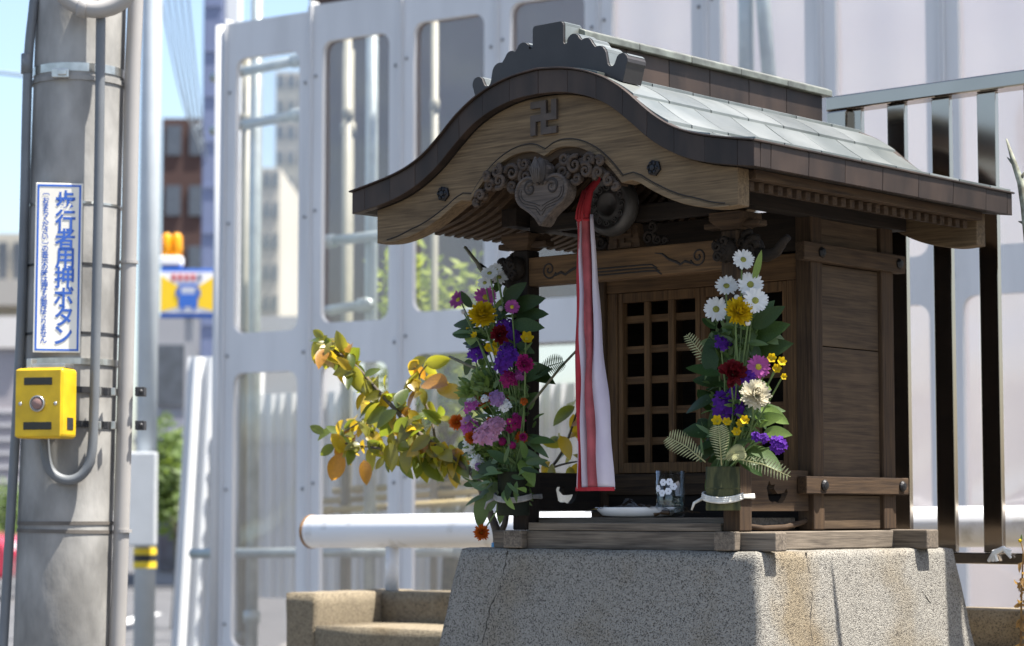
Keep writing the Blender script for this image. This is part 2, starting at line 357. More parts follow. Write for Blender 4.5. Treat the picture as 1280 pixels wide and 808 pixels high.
STEEL = mat('polished_stainless', (0.38, 0.33, 0.28), 0.13, 1.0, var=0.12, nscale=5, bump=.05, bscale=3)
fen = thing('steel_fence', 'polished steel bar fence with flat top rail behind the shrine', 'fence'); at_shrine(fen, 0, 0, 0)
FY = .95; ft = S(1280, 90, FY).z; fb = S(1230, 705, FY).z
fx0 = S(1040, 130, FY).x
MB().box(fx0, 1.9, FY - .03, FY + .03, ft - .037, ft).build('top_rail', STEEL, fen, bevel=.004)
MB().box(fx0, 1.9, FY - .02, FY + .02, fb, fb + .026).build('bottom_rail', STEEL, fen, bevel=.003)
bx = S(1122, 160, FY).x
for i in range(-1, 14):
    xx = bx + i * .1235
    MB().box(xx - .025, xx + .025, FY - .008, FY + .008, fb + .0265, ft - .0375).build('bar', STEEL, fen, bevel=.002)
MB().box(fx0 + .001, fx0 + .06, FY - .028, FY + .028, -STZ + .7, ft - .0375).build('corner_post', STEEL, fen, bevel=.004)
MB().box(1.84, 1.899, FY - .028, FY + .028, -STZ + .7, ft - .0375).build('end_post', STEEL, fen, bevel=.004)
tie = MB(); c = S(1250, 692, FY - .025)
for k in range(3): tie.tube([c + Vector((-.03 + .012 * k, -.002 * k, -.018)), c + Vector((-.012, -.006, 0.002 * k)), c + Vector((.012, -.004, .012)), c + Vector((.03, -.003, .006 - .008 * k))], [.004, .006, .006, .003], 6)
tag(at_shrine(tie.build('cord_scrap', mat('white_cord', (.75, .74, .70), .9, var=.3)), 0, 0, 0), 'scrap of white cord knotted on the bottom rail of the steel fence', 'cord')

# ================================================================== the shrine
shr = thing('shrine', 'small weathered wooden roadside shrine with curved gable and copper roof', 'shrine', L2W(0, 0, 0), AZ)
def part(m, name, mt, bevel=.0018, smooth=False, parent=None): return m.build(name, mt, parent or shr, smooth, bevel)
YF, YR = -.247, .745
half_t = [(0, .995), (.065, .990), (.12, .978), (.165, .961), (.195, .946), (.235, .920), (.27, .890), (.30, .866), (.335, .843), (.375, .825), (.42, .812), (.47, .802), (.52, .793), (.545, .789)]
half_b = [(0, .945), (.06, .943), (.12, .929), (.165, .912), (.20, .892), (.25, .853), (.285, .823), (.33, .795), (.38, .772), (.43, .758), (.48, .749), (.52, .743), (.545, .740)]
half_d = [(0, .816), (.02, .826), (.045, .832), (.09, .827), (.135, .807), (.17, .780), (.195, .754), (.206, .741), (.232, .744), (.25, .738), (.285, .717), (.34, .691), (.39, .677), (.44, .669), (.49, .672)]
def full(h, s=True):
    h = smooth_poly(h, 2) if s else h
    return [(-x, z) for x, z in reversed(h[1:])] + h
TOP, BOT = full(half_t), full(half_b)
DPTS = full([half_d[0]] + smooth_poly(half_d[1:7], 2)[1:] + half_d[7:9] + smooth_poly(half_d[9:], 2)[1:], False)
NP = 121; TR, BR = arc_resample(TOP, NP), arc_resample(BOT, NP)
roof = part(MB().strip([(x, z - .004) for x, z in TR][2:-2], [(x, z) for x, z in BR][2:-2], YF + .022, YR - .022), 'roof', WD['y'], 0)
seams = [0] + [4 + i * 8 for i in range(15)] + [NP - 1]
for y0, y1, lip in ((YF, YF + .0215, -1), (YR - .0215, YR, 1)):
    for a, b in zip(seams, seams[1:]):
        part(MB().strip(TR[a:b + 1], BR[a:b + 1], y0 + random.uniform(0, .0012), y1), 'fascia_sheet', COPPER_D, .0014, parent=roof)
    part(MB().strip([(x, z + .004) for x, z in TR], [(x, z + .0005) for x, z in TR], y0 - (.006 if lip < 0 else -.004), y1 + (.006 if lip > 0 else -.004)), 'drip_edge', COPPER_D, .001, parent=roof)
for sx in (-1, 1):
    ys = [YF + .022, -.19, -.06, .07, .21, .35, .49, .63, YR - .022]
    for y0, y1 in zip(ys, ys[1:]):
        m = MB(); m.add([(sx * x, y, z) for y in (y0 + .0006, y1 - .0006) for x, z in ((.5445, .7405), (.5455 + random.uniform(0, .001), .7895), (.518, .7925), (.518, .744))],
                        [(0, 1, 2, 3), (7, 6, 5, 4), (0, 4, 5, 1), (1, 5, 6, 2), (2, 6, 7, 3), (3, 7, 4, 0)])
        part(m, 'fascia_sheet', COPPER_D, .0012, parent=roof)
    m = MB(); m.box(sx * .548 - .003, sx * .548 + .002, YF - .005, YR + .004, .7885, .7925); part(m, 'drip_edge', COPPER_D, .0008, parent=roof)
    # copper sheets in overlapping courses
    h = [(x, z) for x, z in arc_resample(smooth_poly(half_t, 2), 61) if x > .045]
    h = arc_resample(h, 41); rows = 5; per = 8
    for r_ in range(rows):
        seg = h[r_ * per:r_ * per + per + 1]
        off = (.0, .06, .02, .085, .04)[r_]; y = YF + .004; cuts = [y]
        y += .06 + off
        while y < YR - .08: cuts.append(y); y += .135 + random.uniform(-.012, .012)
        cuts.append(YR - .004)
        for y0, y1 in zip(cuts, cuts[1:]):
            t0, t1 = random.uniform(-.0006, .0006), random.uniform(-.0006, .0006)
            top = [(sx * x, z + .0030 + .0060 * i / per + t0) for i, (x, z) in enumerate(seg)]
            bt = [(sx * x, z + .0008) for x, z in seg]
            part(MB().strip(top, bt, y0 + .0018, y1 - .0018), 'copper_sheet', COPPER_G, .0006, parent=roof)
# ridge box, cap, and the stepped end ornament
for k in range(6):
    y0 = -.16 + k * .15
    part(MB().box(-.047, .047, y0 + .0007, min(y0 + .15, .752) - .0007, .975, 1.068), 'ridge_panel', COPPER_D, .0015, parent=roof)
for k in range(5):
    y0 = -.165 + k * .186
    m = MB(); y1 = min(y0 + .186, .765) - .001
    m.strip([(-.060, 1.083), (-.045, 1.090), (0, 1.094), (.045, 1.090), (.060, 1.083)], [(-.060, 1.068), (-.045, 1.0685), (0, 1.0685), (.045, 1.0685), (.060, 1.068)], y0, y1)
    part(m, 'ridge_cap', COPPER_C, .002, parent=roof)
def arc(cx, cz, r, a0, a1, n=7): return [(cx + r * math.cos(R(lerp(a0, a1, i / (n - 1)))), cz + r * math.sin(R(lerp(a0, a1, i / (n - 1))))) for i in range(n)]
hp = [(0, 1.098)] + arc(.034, 1.090, .008, 90, 0, 4) + [(.042, 1.058)] + arc(.0475, 1.054, .0055, 180, 360, 6) + arc(.069, 1.050, .0175, 165, 20, 7) + arc(.102, 1.036, .018, 125, 20, 6) + \
     arc(.135, 1.012, .021, 110, 15, 6) + arc(.170, .996, .010, 190, 330, 6) + arc(.197, .994, .016, 140, -40, 8) + [(.200, .950)]
bb = [(x, interp(smooth_poly(half_t, 2), abs(x)) + .004) for x in (.17, .13, .09, .045, 0)]
poly = hp + bb[:-1]
poly = poly + [(-x, z) for x, z in reversed(poly[1:])]
orn = MB().prism(poly, -.215, -.155); o = part(orn, 'ridge_ornament', [mat('slate_copper', (.030, .026, .025), .5, .15, var=.3, nscale=12, bump=.1)], .0015)
for i, (u, w) in enumerate(zip(poly, poly[1:])):        # verdigris cover strip along the ornament's edge
    if abs(u[0]) < .206 and u[1] > interp(smooth_poly(half_t, 2), abs(u[0])) + .008 and w[1] > interp(smooth_poly(half_t, 2), abs(w[0])) + .008:
        nx, nz = w[1] - u[1], -(w[0] - u[0]); q = math.hypot(nx, nz) or 1; nx, nz = -nx / q * .0012, -nz / q * .0012
        part(MB().strip([(u[0] + nx, u[1] + nz), (w[0] + nx, w[1] + nz)], [(u[0] - nx * .3, u[1] - nz * .3), (w[0] - nx * .3, w[1] - nz * .3)], -.209, -.156), 'edge_strip', COPPER_G, 0, parent=o)
# bargeboards front and rear
xs = [p[0] for p in DPTS]; bt = DPTS
bo = [(x, interp(BOT, x) - .0012) for x in xs]
bo[0] = (bo[0][0], bo[0][1]); 
for y0, y1, f in ((YF + .024, YF + .062, True), (YR - .062, YR - .024, False)):
    brd = part(MB().strip(bo, bt, y0, y1), 'bargeboard', WT['x'], .002)
    if f:
        lip = [(x, z + .013 * min(1, (.49 - abs(x)) / .1)) for x, z in bt]
        part(MB().strip(lip[3:-3], [(x, z + .0006) for x, z in bt][3:-3], y0 - .0045, y0 - .0002), 'moulding', WT['x'], .0015, parent=brd)
        g = MB(); g.tube([(x, y0 - .0003, z + .004) for x, z in lip[4:-4]], .0013, 5); part(g, 'groove', INK, 0, parent=brd)
        inner = [(x, z - .012 * (1 if abs(x) < .2 else 0)) for x, z in bt]
        k0 = [i for i, x in enumerate(xs) if abs(x) < .2]
        part(MB().strip([(xs[i], bt[i][1] + .002) for i in k0], [(xs[i] * .985, bt[i][1] - .016) for i in k0], y0 + .006, y0 + .034), 'inner_edge', WM['x'], .003, parent=brd)
        for bxp in (-.287, .287):
            m = MB(); c = (bxp, y0 - .0002, .764)
            m.lathe([(.017, 0), (.017, .005), (.013, .008), (.0125, .006), (.007, .007), (.006, .010), (0, .011)], c, (0, -1, 0), 6)
            for k in range(6): m.ball((bxp + .0105 * math.cos(k * 1.047), y0 - .0075, .764 + .0105 * math.sin(k * 1.047)), .004, 6)
            part(m, 'boss', IRON, 0, parent=brd)
        cell = .0142; mx, mz = .0, .898; m = MB()      # the emblem above the arch
        for (gx, gz, w_, h_) in ((2, 0, 1, 5), (0, 2, 2, 1), (3, 2, 2, 1), (0, 4, 2, 1), (3, 0, 2, 1), (0, 0, 1, 2), (4, 3, 1, 2)):
            m.box(mx + (gx - 2.5) * cell, mx + (gx - 2.5 + w_) * cell, y0 - .007, y0 + .001, mz + (gz - 2.5) * cell, mz + (gz - 2.5 + h_) * cell)
        part(m, 'emblem', mat('emblem_wood', (.06, .042, .03), .7, var=.4, nscale=40), 0, parent=brd)
# rafters
for sx in (-1, 1):
    rx = [.19 + i * .0325 for i in range(10)]
    zt = [interp(BOT, x) - .024 for x in rx]
    base = MB().strip([(sx * x, z) for x, z in zip(rx, zt)], [(sx * x, z - .018) for x, z in zip(rx, zt)], 0, .017).mesh('rafter', WM['x'])
    y = YF + .072
    while y < YR - .09:
        r_ = link('rafter', base, shr); r_.location = (0, y, 0); y += .0325
    part(MB().box(sx * .489 - .016, sx * .489 + .016, YF + .063, YR - .063, .7265, .7445), 'eave_batten', WM['y'], .001)
    part(MB().box(sx * .298 - .022, sx * .298 + .022, 0.0, YR - .08, .715, .755), 'purlin', WD['y'])
# base frame
BZ = .040
part(MB().box(-.363, .400, .022, .062, .0, BZ - .001), 'sill_beam', WG['x'], .003)
for sx in (-1, 1): part(MB().box(sx * .288 - .027, sx * .288 + .027, .0, .021, .001, BZ), 'beam_end', WG['y'], .003)
for sx in (-1, 1): part(MB().box(sx * .288 - .026, sx * .288 + .026, .063, .66, .0005, BZ - .0005), 'side_sill', WG['y'], .003)
part(MB().box(-.40, .400, .602, .652, -.001, BZ + .0012), 'rear_sill', WG['x'], .003)
part(MB().box(-.262, .262, .024, .058, BZ, BZ + .017), 'threshold', WG['x'], .002)
part(MB().box(-.262, .262, .059, .60, BZ - .012, BZ + .004), 'floor_board', WD['x'], .001)
part(MB().box(-.262, .262, .0585, .295, BZ + .0045, .068), 'offering_shelf', WG['x'], .002)
# porch posts, beam, brackets
for sx in (-1, 1):
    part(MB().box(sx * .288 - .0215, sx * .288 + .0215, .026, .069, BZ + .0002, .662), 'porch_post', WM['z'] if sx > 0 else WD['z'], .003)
    m = MB(); m.frustum((sx * .288 - .022, sx * .288 + .022, .026, .069), (sx * .288 - .040, sx * .288 + .040, .008, .087), .6625, .682); m.box(sx * .288 - .040, sx * .288 + .040, .008, .087, .682, .6995)
    part(m, 'bearing_block', WM['x'], .002)
    m = MB(); m.box(sx * .288 - .07, sx * .288 + .07, .03, .065, .668, .6815); part(m, 'bracket_arm', WM['x'], .004)
    # carved nosing: a curled trunk and scrolls on either side of the post head
    m = MB()
    for j in range(5):
        c = (sx * (.325 + .012 * math.cos(j * 1.3)), .622 + .018 * math.sin(j * 1.3))
        m.tube(spiral(c, .019 - .001 * j, 1.4, j * 1.2, sx, 18, .03 + .008 * (j % 2)), [.0075 * lerp(1, .4, i / 17) for i in range(18)], 6)
    m.ball((sx * .328, .047, .618), .030, 12, (1.0, .75, 1.05), .10)
    m.tube([(sx * .34, .047, .612), (sx * .37, .044, .604), (sx * .395, .042, .610), (sx * .412, .042, .630), (sx * .425, .042, .640)], [.016, .013, .011, .009, .007], 9)
    m.ball((sx * .318, .030, .592), .016, 8, (1, .8, 1), .12); m.ball((sx * .345, .034, .640), .014, 8, (1.2, .8, .8), .12)
    part(m, 'carved_nosing', WD['x'], 0, True)
    m = MB(); m.ball((sx * .288, .012, .620), .024, 12, (1.0, .9, 1.1), .12)
    for j in range(4): m.tube(spiral((sx * (.282 + .012 * (j % 2)), .604 + .011 * j), .012, 1.3, j, 1, 14, -.008 + .003 * (j % 2)), .0042, 6)
    part(m, 'carved_head', WD['x'], 0, True)
bm_ = part(MB().box(-.266, .266, .030, .066, .581, .645), 'tie_beam', WL['x'], .003)
for sx in (-1, 1):
    m = MB(); c = (sx * .205, .614)
    m.tube(spiral(c, .021, 1.6, R(200 if sx > 0 else -20), sx, 30, .0297), [.0022] * 30, 5)
    m.tube([(sx * .188, .0297, .600), (sx * .17, .0297, .606), (sx * .158, .0297, .600), (sx * .145, .0297, .607), (sx * .128, .0297, .613), (sx * .11, .0297, .626), (sx * .09, .0297, .629)], [.0024, .0034, .003, .0034, .003, .0022, .0008], 5)
    part(m, 'carved_swirl', INK, 0, True, parent=bm_)
for k in range(3):
    m = MB(); z = .592 + .007 * k; w_ = .088 - .006 * k
    m.tube([(-w_ - .02, .0297, z - .009), (-w_ - .006, .0297, z - .001), (-w_ + .012, .0297, z), (w_ - .012, .0297, z), (w_ + .006, .0297, z - .001), (w_ + .02, .0297, z - .009)], .0018, 5)
    part(m, 'carved_line', INK, 0, True, parent=bm_)
# openwork between beam and roof: upper beam, strut with emblem, scrolls
part(MB().box(-.266, .266, .034, .062, .702, .738), 'upper_beam', WD['x'], .002)
m = MB(); m.prism([(-.045, .6465), (.045, .6465), (.034, .700), (-.034, .700)], .036, .060); part(m, 'frog_leg_strut', WM['x'], .002)
for sx in (-1, 1):
    m = MB()
    for j, (dx_, dz, rr) in enumerate(((.065, .665, .016), (.090, .660, .012), (.075, .688, .013), (.11, .655, .008))):
        m.tube(spiral((sx * dx_, dz), rr, 1.5, j * 2.0, sx, 20, .04), [.0045 * lerp(1, .5, i / 19) for i in range(20)], 6); m.ball((sx * dx_, .046, dz), rr * .8, 8, (1, .5, 1))
    part(m, 'carved_scroll', WD['x'], 0, True)
m = MB()                                              # the emblem carved on the strut
for (gx, gz, w_, h_) in ((2, 0, 1, 5), (0, 2, 2, 1), (3, 2, 2, 1), (0, 4, 2, 1), (3, 0, 2, 1), (0, 0, 1, 2), (4, 3, 1, 2)):
    m.box((gx - 2.5) * .0098, (gx - 2.5 + w_) * .0098, .031, .037, .673 + (gz - 2.5) * .0098, .673 + (gz - 2.5 + h_) * .0098)
part(m, 'strut_emblem', WM['x'], 0)
# pendant carving below the gable
GY = YF + .026
peg = MB(); hp2 = [(0, .812)] + arc(.014, .784, .012, 100, 20, 4) + [(.020, .765), (.016, .752)] + arc(.037, .742, .034, 140, -60, 16) + [(.044, .706), (.030, .697), (.018, .688), (.010, .676), (0, .668)]
poly = hp2 + [(-x, z) for x, z in reversed(hp2[1:-1])]
pen = part(peg.prism(poly, GY - .016, GY + .016), 'gable_pendant', wood('pendant_wood', 'x', (.105, .082, .066), (.035, .028, .023)), .004)
for sx in (-1, 1):
    m = MB(); m.tube([(sx * .003, GY - .0165, .757), (sx * .010, GY - .0165, .764)] + spiral((sx * .030, .750), .017, .95, R(125 if sx > 0 else 55), -sx, 20, GY - .0165, .45), [.0032] * 10 + [.0026] * 12, 6); part(m, 'spiral_groove', INK, 0, True, parent=pen)
    for t in (.030, .024, .018):
        m = MB(); m.tube([(x_, GY - .0165, z_) for x_, z_ in [(sx * (.037 + t * math.cos(R(a_))), .742 + t * math.sin(R(a_))) for a_ in range(20, -100, -15)]] + [(sx * .014, GY - .0165, .706 + (.030 - t) * .9), (sx * .002, GY - .0165, .692 + (.030 - t) * 1.6)], .0009, 5); part(m, 'groove', INK, 0, True, parent=pen)
    m = MB(); m.tube([(sx * (.037 + .031 * math.cos(R(a_))), GY - .0150, .742 + .031 * math.sin(R(a_))) for a_ in range(150, -75, -12)] + [(sx * .032, GY - .0150, .703), (sx * .016, GY - .0150, .690), (sx * .002, GY - .0150, .673)], .0042, 7)
    m.tube(spiral((sx * .030, .750), .0115, 1.1, R(125 if sx > 0 else 55), -sx, 18, GY - .0150, .3), [.0046] * 9 + [.0036] * 9, 7); part(m, 'scroll_ridge', MATS['pendant_wood'], 0, True, parent=pen)
    cl = MB()
    for j, (dx_, dz, rr) in enumerate(((.052, .778, .017), (.085, .790, .019), (.118, .775, .016), (.088, .762, .012), (.148, .768, .013), (.125, .797, .014), (.055, .806, .014), (.175, .750, .012), (.155, .790, .010), (.19, .738, .008))):
        cl.tube(spiral((sx * dx_, dz), rr, 1.5, j * 1.1 + (0 if sx > 0 else 2), sx * (1 if j % 2 else -1), 22, GY - .006 - .004 * (j % 3)), [.0058 * lerp(1, .45, i / 21) for i in range(22)], 6)
        cl.ball((sx * dx_, GY + .004, dz), rr * .85, 8, (1, .6, 1))
        if j: cl.tube([(sx * .03, GY + .004, .79), (sx * (dx_ * .6 + .01), GY, .795), (sx * dx_, GY, dz + rr * .6)], [.009, .008, .005], 6)
    part(cl, 'cloud_carving', wood('cloud_wood', 'x', (.085, .060, .042), (.026, .019, .015)), 0, True)
m = MB(); m.ball((0, GY - .018, .786), .020, 12, (.72, .7, 1.35), .05)
for k in range(5): m.tube([(0, GY - .032, .812 - .002 * k), (.006 * (k - 2), GY - .036, .786), (.003 * (k - 2), GY - .03, .760)], .0028, 5)
part(m, 'carved_bud', wood('bud_wood', 'z', (.09, .075, .065), (.03, .027, .025)), 0, True, parent=pen)
# main body: posts, rails, panels, lattice doors
BY0, BY1, BXW = .298, .626, .308
for sx in (-1, 1):
    for (y0, y1) in ((BY0, BY0 + .042), (BY1 - .05, BY1)):
        part(MB().box(sx * (BXW - .021) - .021, sx * (BXW - .021) + .021, y0, y1, BZ + .0015, .735), 'body_post', WM['z'], .003)
    xo = sx * BXW
    for z0, z1 in ((.118, .156), (.618, .658)):
        rl = part(MB().box(min(xo - sx * .012, xo + sx * .0125), max(xo - sx * .012, xo + sx * .0125), BY0 - .045, BY1 + .034, z0, z1), 'side_rail', WM['y'], .0025)
        for yy in (BY0 + .02, BY1 + .004):
            m = MB(); m.lathe([(.012, 0), (.012, .004), (.008, .008), (.0, .009)], (xo + sx * .0122, yy, (z0 + z1) / 2), (sx, 0, 0), 12 if z0 < .3 else 6); part(m, 'nail_cover', IRON, 0, parent=rl)
    zs = [BZ + .001, .117, .30, .443, .617] ; zs = [BZ + .002, .1175, .438, .6175, .735]
    for z0, z1 in zip(zs, zs[1:]):
        part(MB().box(min(xo - sx * .024, xo - sx * .010), max(xo - sx * .024, xo - sx * .010), BY0 + .0425, BY1 - .0505, z0 + .001, z1 - .001), 'wall_board', WW, .0015)
    part(MB().box(min(xo - sx * .034, xo - sx * .0245), max(xo - sx * .034, xo - sx * .0245), BY0 + .043, BY1 - .051, BZ + .003, .734), 'gap_backing', WD['y'], 0)  # backing board added to block light through the gaps between wall boards
    # carved openwork panel between porch post and body
    zz0, zz1 = .082, .168
    xa = sx * .288
    pm = bpy.data.meshes.new('side_panel')
    hole = [(.15, .105), (.142, .130), (.152, .146), (.158, .136), (.172, .138), (.168, .128), (.182, .118), (.205, .120), (.214, .130), (.219, .122), (.212, .110), (.200, .100), (.186, .098), (.172, .102), (.162, .099)]
    outer = [(.0705, zz0), (.2965, zz0), (.2965, zz1), (.0705, zz1)]
    bmx = bmesh.new()
    ov = [bmx.verts.new((xa - .007, y, z)) for y, z in outer]; hv = [bmx.verts.new((xa - .007, y, z)) for y, z in hole]
    eds = [bmx.edges.new((p[i], p[(i + 1) % len(p)])) for p in (ov, hv) for i in range(len(p))]
    res = bmesh.ops.triangle_fill(bmx, use_beauty=True, edges=eds)
    fcs = [g for g in res['geom'] if isinstance(g, bmesh.types.BMFace)]
    ex = bmesh.ops.extrude_face_region(bmx, geom=fcs); bmesh.ops.translate(bmx, vec=(.014, 0, 0), verts=[g for g in ex['geom'] if isinstance(g, bmesh.types.BMVert)])
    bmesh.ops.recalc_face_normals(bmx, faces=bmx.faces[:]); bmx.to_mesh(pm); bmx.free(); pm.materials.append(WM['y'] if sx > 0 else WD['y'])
    link('side_panel', pm, shr)
    part(MB().tube([(xa, .07, BZ + .012), (xa, .14, BZ + .006), (xa, .22, BZ + .008), (xa, .296, BZ + .02)], .006, 6), 'curved_rail', WM['y'], 0, True)
door = MB(); FYD = BY0 + .012
part(MB().box(-.266, .266, FYD - .004, FYD + .026, .583, .640), 'door_head', WL['x'], .002)
part(MB().box(-.266, .266, FYD - .004, FYD + .026, .118, .166), 'door_sill', WM['x'], .002)
part(MB().box(-.266, .266, FYD + .002, FYD + .022, BZ + .002, .1175), 'skirt_board', WD['x'], .001)
for x0, x1 in ((-.2655, -.236), (.236, .2655)): part(MB().box(x0, x1, FYD - .003, FYD + .025, .1665, .5825), 'door_jamb', WL['z'], .002)
for x0, x1 in ((-.235, -.0008), (.0008, .235)):
    dr = part(MB().box(x0, x0 + .013, FYD, FYD + .02, .168, .582).box(x1 - .013, x1, FYD, FYD + .02, .168, .582).box(x0 + .0135, x1 - .0135, FYD + .0005, FYD + .0195, .168, .192).box(x0 + .0135, x1 - .0135, FYD + .0005, FYD + .0195, .560, .582), 'lattice_door', WL['z'], .0015)
    n_ = 3; wv = (x1 - x0 - .026) / n_
    for i in range(1, n_):
        xx = x0 + .013 + i * wv; part(MB().box(xx - .0078, xx + .0078, FYD + .001, FYD + .010, .1925, .5595), 'upright_bar', WL['z'], .001, parent=dr)
    for i in range(5):
        zz = .241 + i * .070; part(MB().box(x0 + .0135, x1 - .0135, FYD + .0105, FYD + .0185, zz - .0085, zz + .0085), 'cross_bar', WL['x'], .001, parent=dr)
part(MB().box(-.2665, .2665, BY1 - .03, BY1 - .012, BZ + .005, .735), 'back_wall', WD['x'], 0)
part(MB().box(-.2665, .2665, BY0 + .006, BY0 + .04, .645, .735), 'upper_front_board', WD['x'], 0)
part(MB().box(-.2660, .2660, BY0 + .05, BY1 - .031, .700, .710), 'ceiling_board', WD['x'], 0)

# ================================================================== things in and on the shrine
gong = thing('gong', 'round dark bronze temple gong hanging under the shrine gable', 'gong', L2W(.004, -.01, .735), AZ)
BRZ = mat('dark_bronze', (.06, .055, .05), .5, .3, var=.45, nscale=30, bump=.3, bscale=90)
MB().lathe([(0, -.006), (.022, -.010), (.026, -.016), (.030, -.012), (.048, -.014), (.052, -.020), (.058, -.018), (.066, -.008), (.067, .008), (.058, .022), (0, .024)], (0, 0, 0), (0, 1, 0), 40).build('disc', BRZ, gong, True)
m = MB()
for k in range(12): m.tube(spiral((.039 * math.cos(k * .5236), .039 * math.sin(k * .5236)), .0085, 1.3, k, 1, 12, -.0145), .0016, 5)
m.build('relief', BRZ, gong, True)
for sx in (-1, 1): MB().tube([(sx * .045, 0, .045), (sx * .05, 0, .075), (sx * .045, 0, .120), (sx * .04, 0, .212)], .004, 6).build('hanger', BRZ, gong, True)

CR = mat('red_cloth', (.38, .018, .028), .85, var=.25, nscale=40, bump=.2, bscale=300, transl=(.12, (.5, .01, .02)))
CP = mat('faded_red_cloth', (.42, .09, .10), .85, var=.35, nscale=30, bump=.2, bscale=300, transl=(.12, (.5, .1, .1)))
CWH = mat('white_cloth', (.66, .60, .63), .85, rgb2=(.48, .42, .50), nscale=14, bump=.5, bscale=45, stretch=(1, 1, .4), bdist=.004, transl=(.15, (.7, .66, .68)))
cl = thing('bell_cloth', 'long red and white striped cloth hanging in front of the lattice door', 'cloth', L2W(0, 0, 0), AZ)
YC = -.075
def cloth_panel(name, mt, cols):
    """cols: list of functions t -> (x, y); t from 0 (top) to 1 (bottom)"""
    m = MB(); n = 40; vs = []
    for i in range(n + 1):
        t = i / n
        for f in cols: vs.append(f(t))
    k = len(cols)
    m.add(vs, [(i * k + j, i * k + j + 1, (i + 1) * k + j + 1, (i + 1) * k + j) for i in range(n) for j in range(k - 1)])
    o = m.build(name, mt, cl, True); sd = o.modifiers.new('thick', 'SOLIDIFY'); sd.thickness = .0012; return o
ZT, ZB = .700, .128
tl, tr_ = S(720, 290, YC).x, S(740, 290, YC).x; bl, br = S(722, 615, YC).x, S(764, 611, YC).x
def colf(u0, u1, y0, y1, dz=0):
    def f(t):
        s_ = t ** 1.15; x = lerp(lerp(tl, tr_, u0), lerp(bl, br, u1), s_) + .0022 * math.sin(t * 9 + u0 * 7) + .0012 * math.sin(t * 23 + u1 * 5)
        return (x, YC + lerp(y0, y1, t) * 1.5 + .003 * math.sin(t * 6 + u1 * 11) + .0016 * math.sin(t * 17 + u0 * 9), lerp(ZT + .01, ZB + dz, t))
    return f
P = [(0, 0, .0, .004), (.07, .035, -.004, -.003), (.38, .12, -.008, .000), (.48, .25, -.002, .006), (.58, .40, .005, -.001), (.70, .50, -.010, -.013), (.84, .60, .003, -.001), (.93, .78, -.004, .003), (1, 1, .004, .010)]
F_ = [colf(*p) for p in P]
cloth_panel('white_edge', CWH, F_[0:2]); cloth_panel('red_stripe', CR, F_[1:3]); cloth_panel('white_stripe', CWH, F_[2:4])
cloth_panel('faded_red_stripe', CP, F_[3:5]); cloth_panel('red_fold', CP, F_[4:7]); cloth_panel('white_panel', CWH, F_[6:9])  # both red folds are of the same faded cloth
m = MB()
for j, f in enumerate(F_[:-1]):
    a, b = Vector(f(1)), Vector(F_[j + 1](1)); m.add([a + Vector((0, -.0012, .004)), b + Vector((0, -.0012, .004)), b + Vector((0, -.0012, -.004)), a + Vector((0, -.0012, -.004))], [(0, 1, 2, 3)])
o = m.build('red_hem', CR, cl); sd = o.modifiers.new('thick', 'SOLIDIFY'); sd.thickness = .0016
m = MB(); xt = (tl + tr_) / 2; q = S(735, 243, YC).x
m.tube([(0, -.02, .948), (0, -.03, .84), (q, YC + .03, .785), (q, YC + .004, .762), (lerp(q, xt, .4), YC, .735), (xt, YC, .712), (xt, YC, .698)], [.005, .006, .007, .009, .0105, .0135, .0150], 14)
m.build('red_sleeve', CR, cl, True)
for k in range(3): MB().tube([(q - .006 + .005 * k, YC - .008, .762), (xt - .008 + .007 * k, YC - .0125, .72), (xt - .009 + .008 * k, YC - .0145, .70)], .0028, 5).build('sleeve_fold', CR, cl, True)
MB().lathe([(.0152, -.003), (.0165, 0), (.0152, .003)], (xt, YC, .699), (0, 0, 1), 14).build('red_band', CR, cl, True)

# glass tumbler with printed flowers
gp = S(838, 634, .13); GL = glassy('clear_glass', (.93, .95, .94), .25, .02)
tum = thing('glass_tumbler', 'clear glass tumbler printed with small white flowers', 'glass', L2W(gp.x, .13, .0683), AZ)
rg, hg = .031, .100
MB().lathe([(0, .001), (rg * .9, .001), (rg, .006), (rg * 1.04, hg), (rg * .98, hg), (rg * .94, .012), (0, .010)], (0, 0, 0), (0, 0, 1), 32).build('tumbler', GL, tum, True)
MB().lathe([(0, .0105), (rg * .93, .0125), (rg * .94, .045), (0, .046)], (0, 0, 0), (0, 0, 1), 24).build('water', glassy('water', (.75, .82, .78), .2, .02), tum, True)
for (a_, z) in ((-95, .075), (-75, .056), (-100, .052), (-55, .066), (-120, .062), (-70, .076)):
    m = MB(); ang = R(a_) + 0.25; cx_, cy_ = (rg * 1.04) * math.cos(ang), (rg * 1.04) * math.sin(ang); tx = Vector((-math.sin(ang), math.cos(ang), 0)); nn = Vector((math.cos(ang), math.sin(ang), 0))
    for k in range(6): m.lathe([(0, .0006), (.0036, .0003), (.0036, 0)], Vector((cx_, cy_, z)) + tx * .0045 * math.cos(k * 1.047) + Vector((0, 0, .0045 * math.sin(k * 1.047))), nn, 8)
    m.build('printed_flower', mat('white_print', (.75, .78, .85), .5), tum)
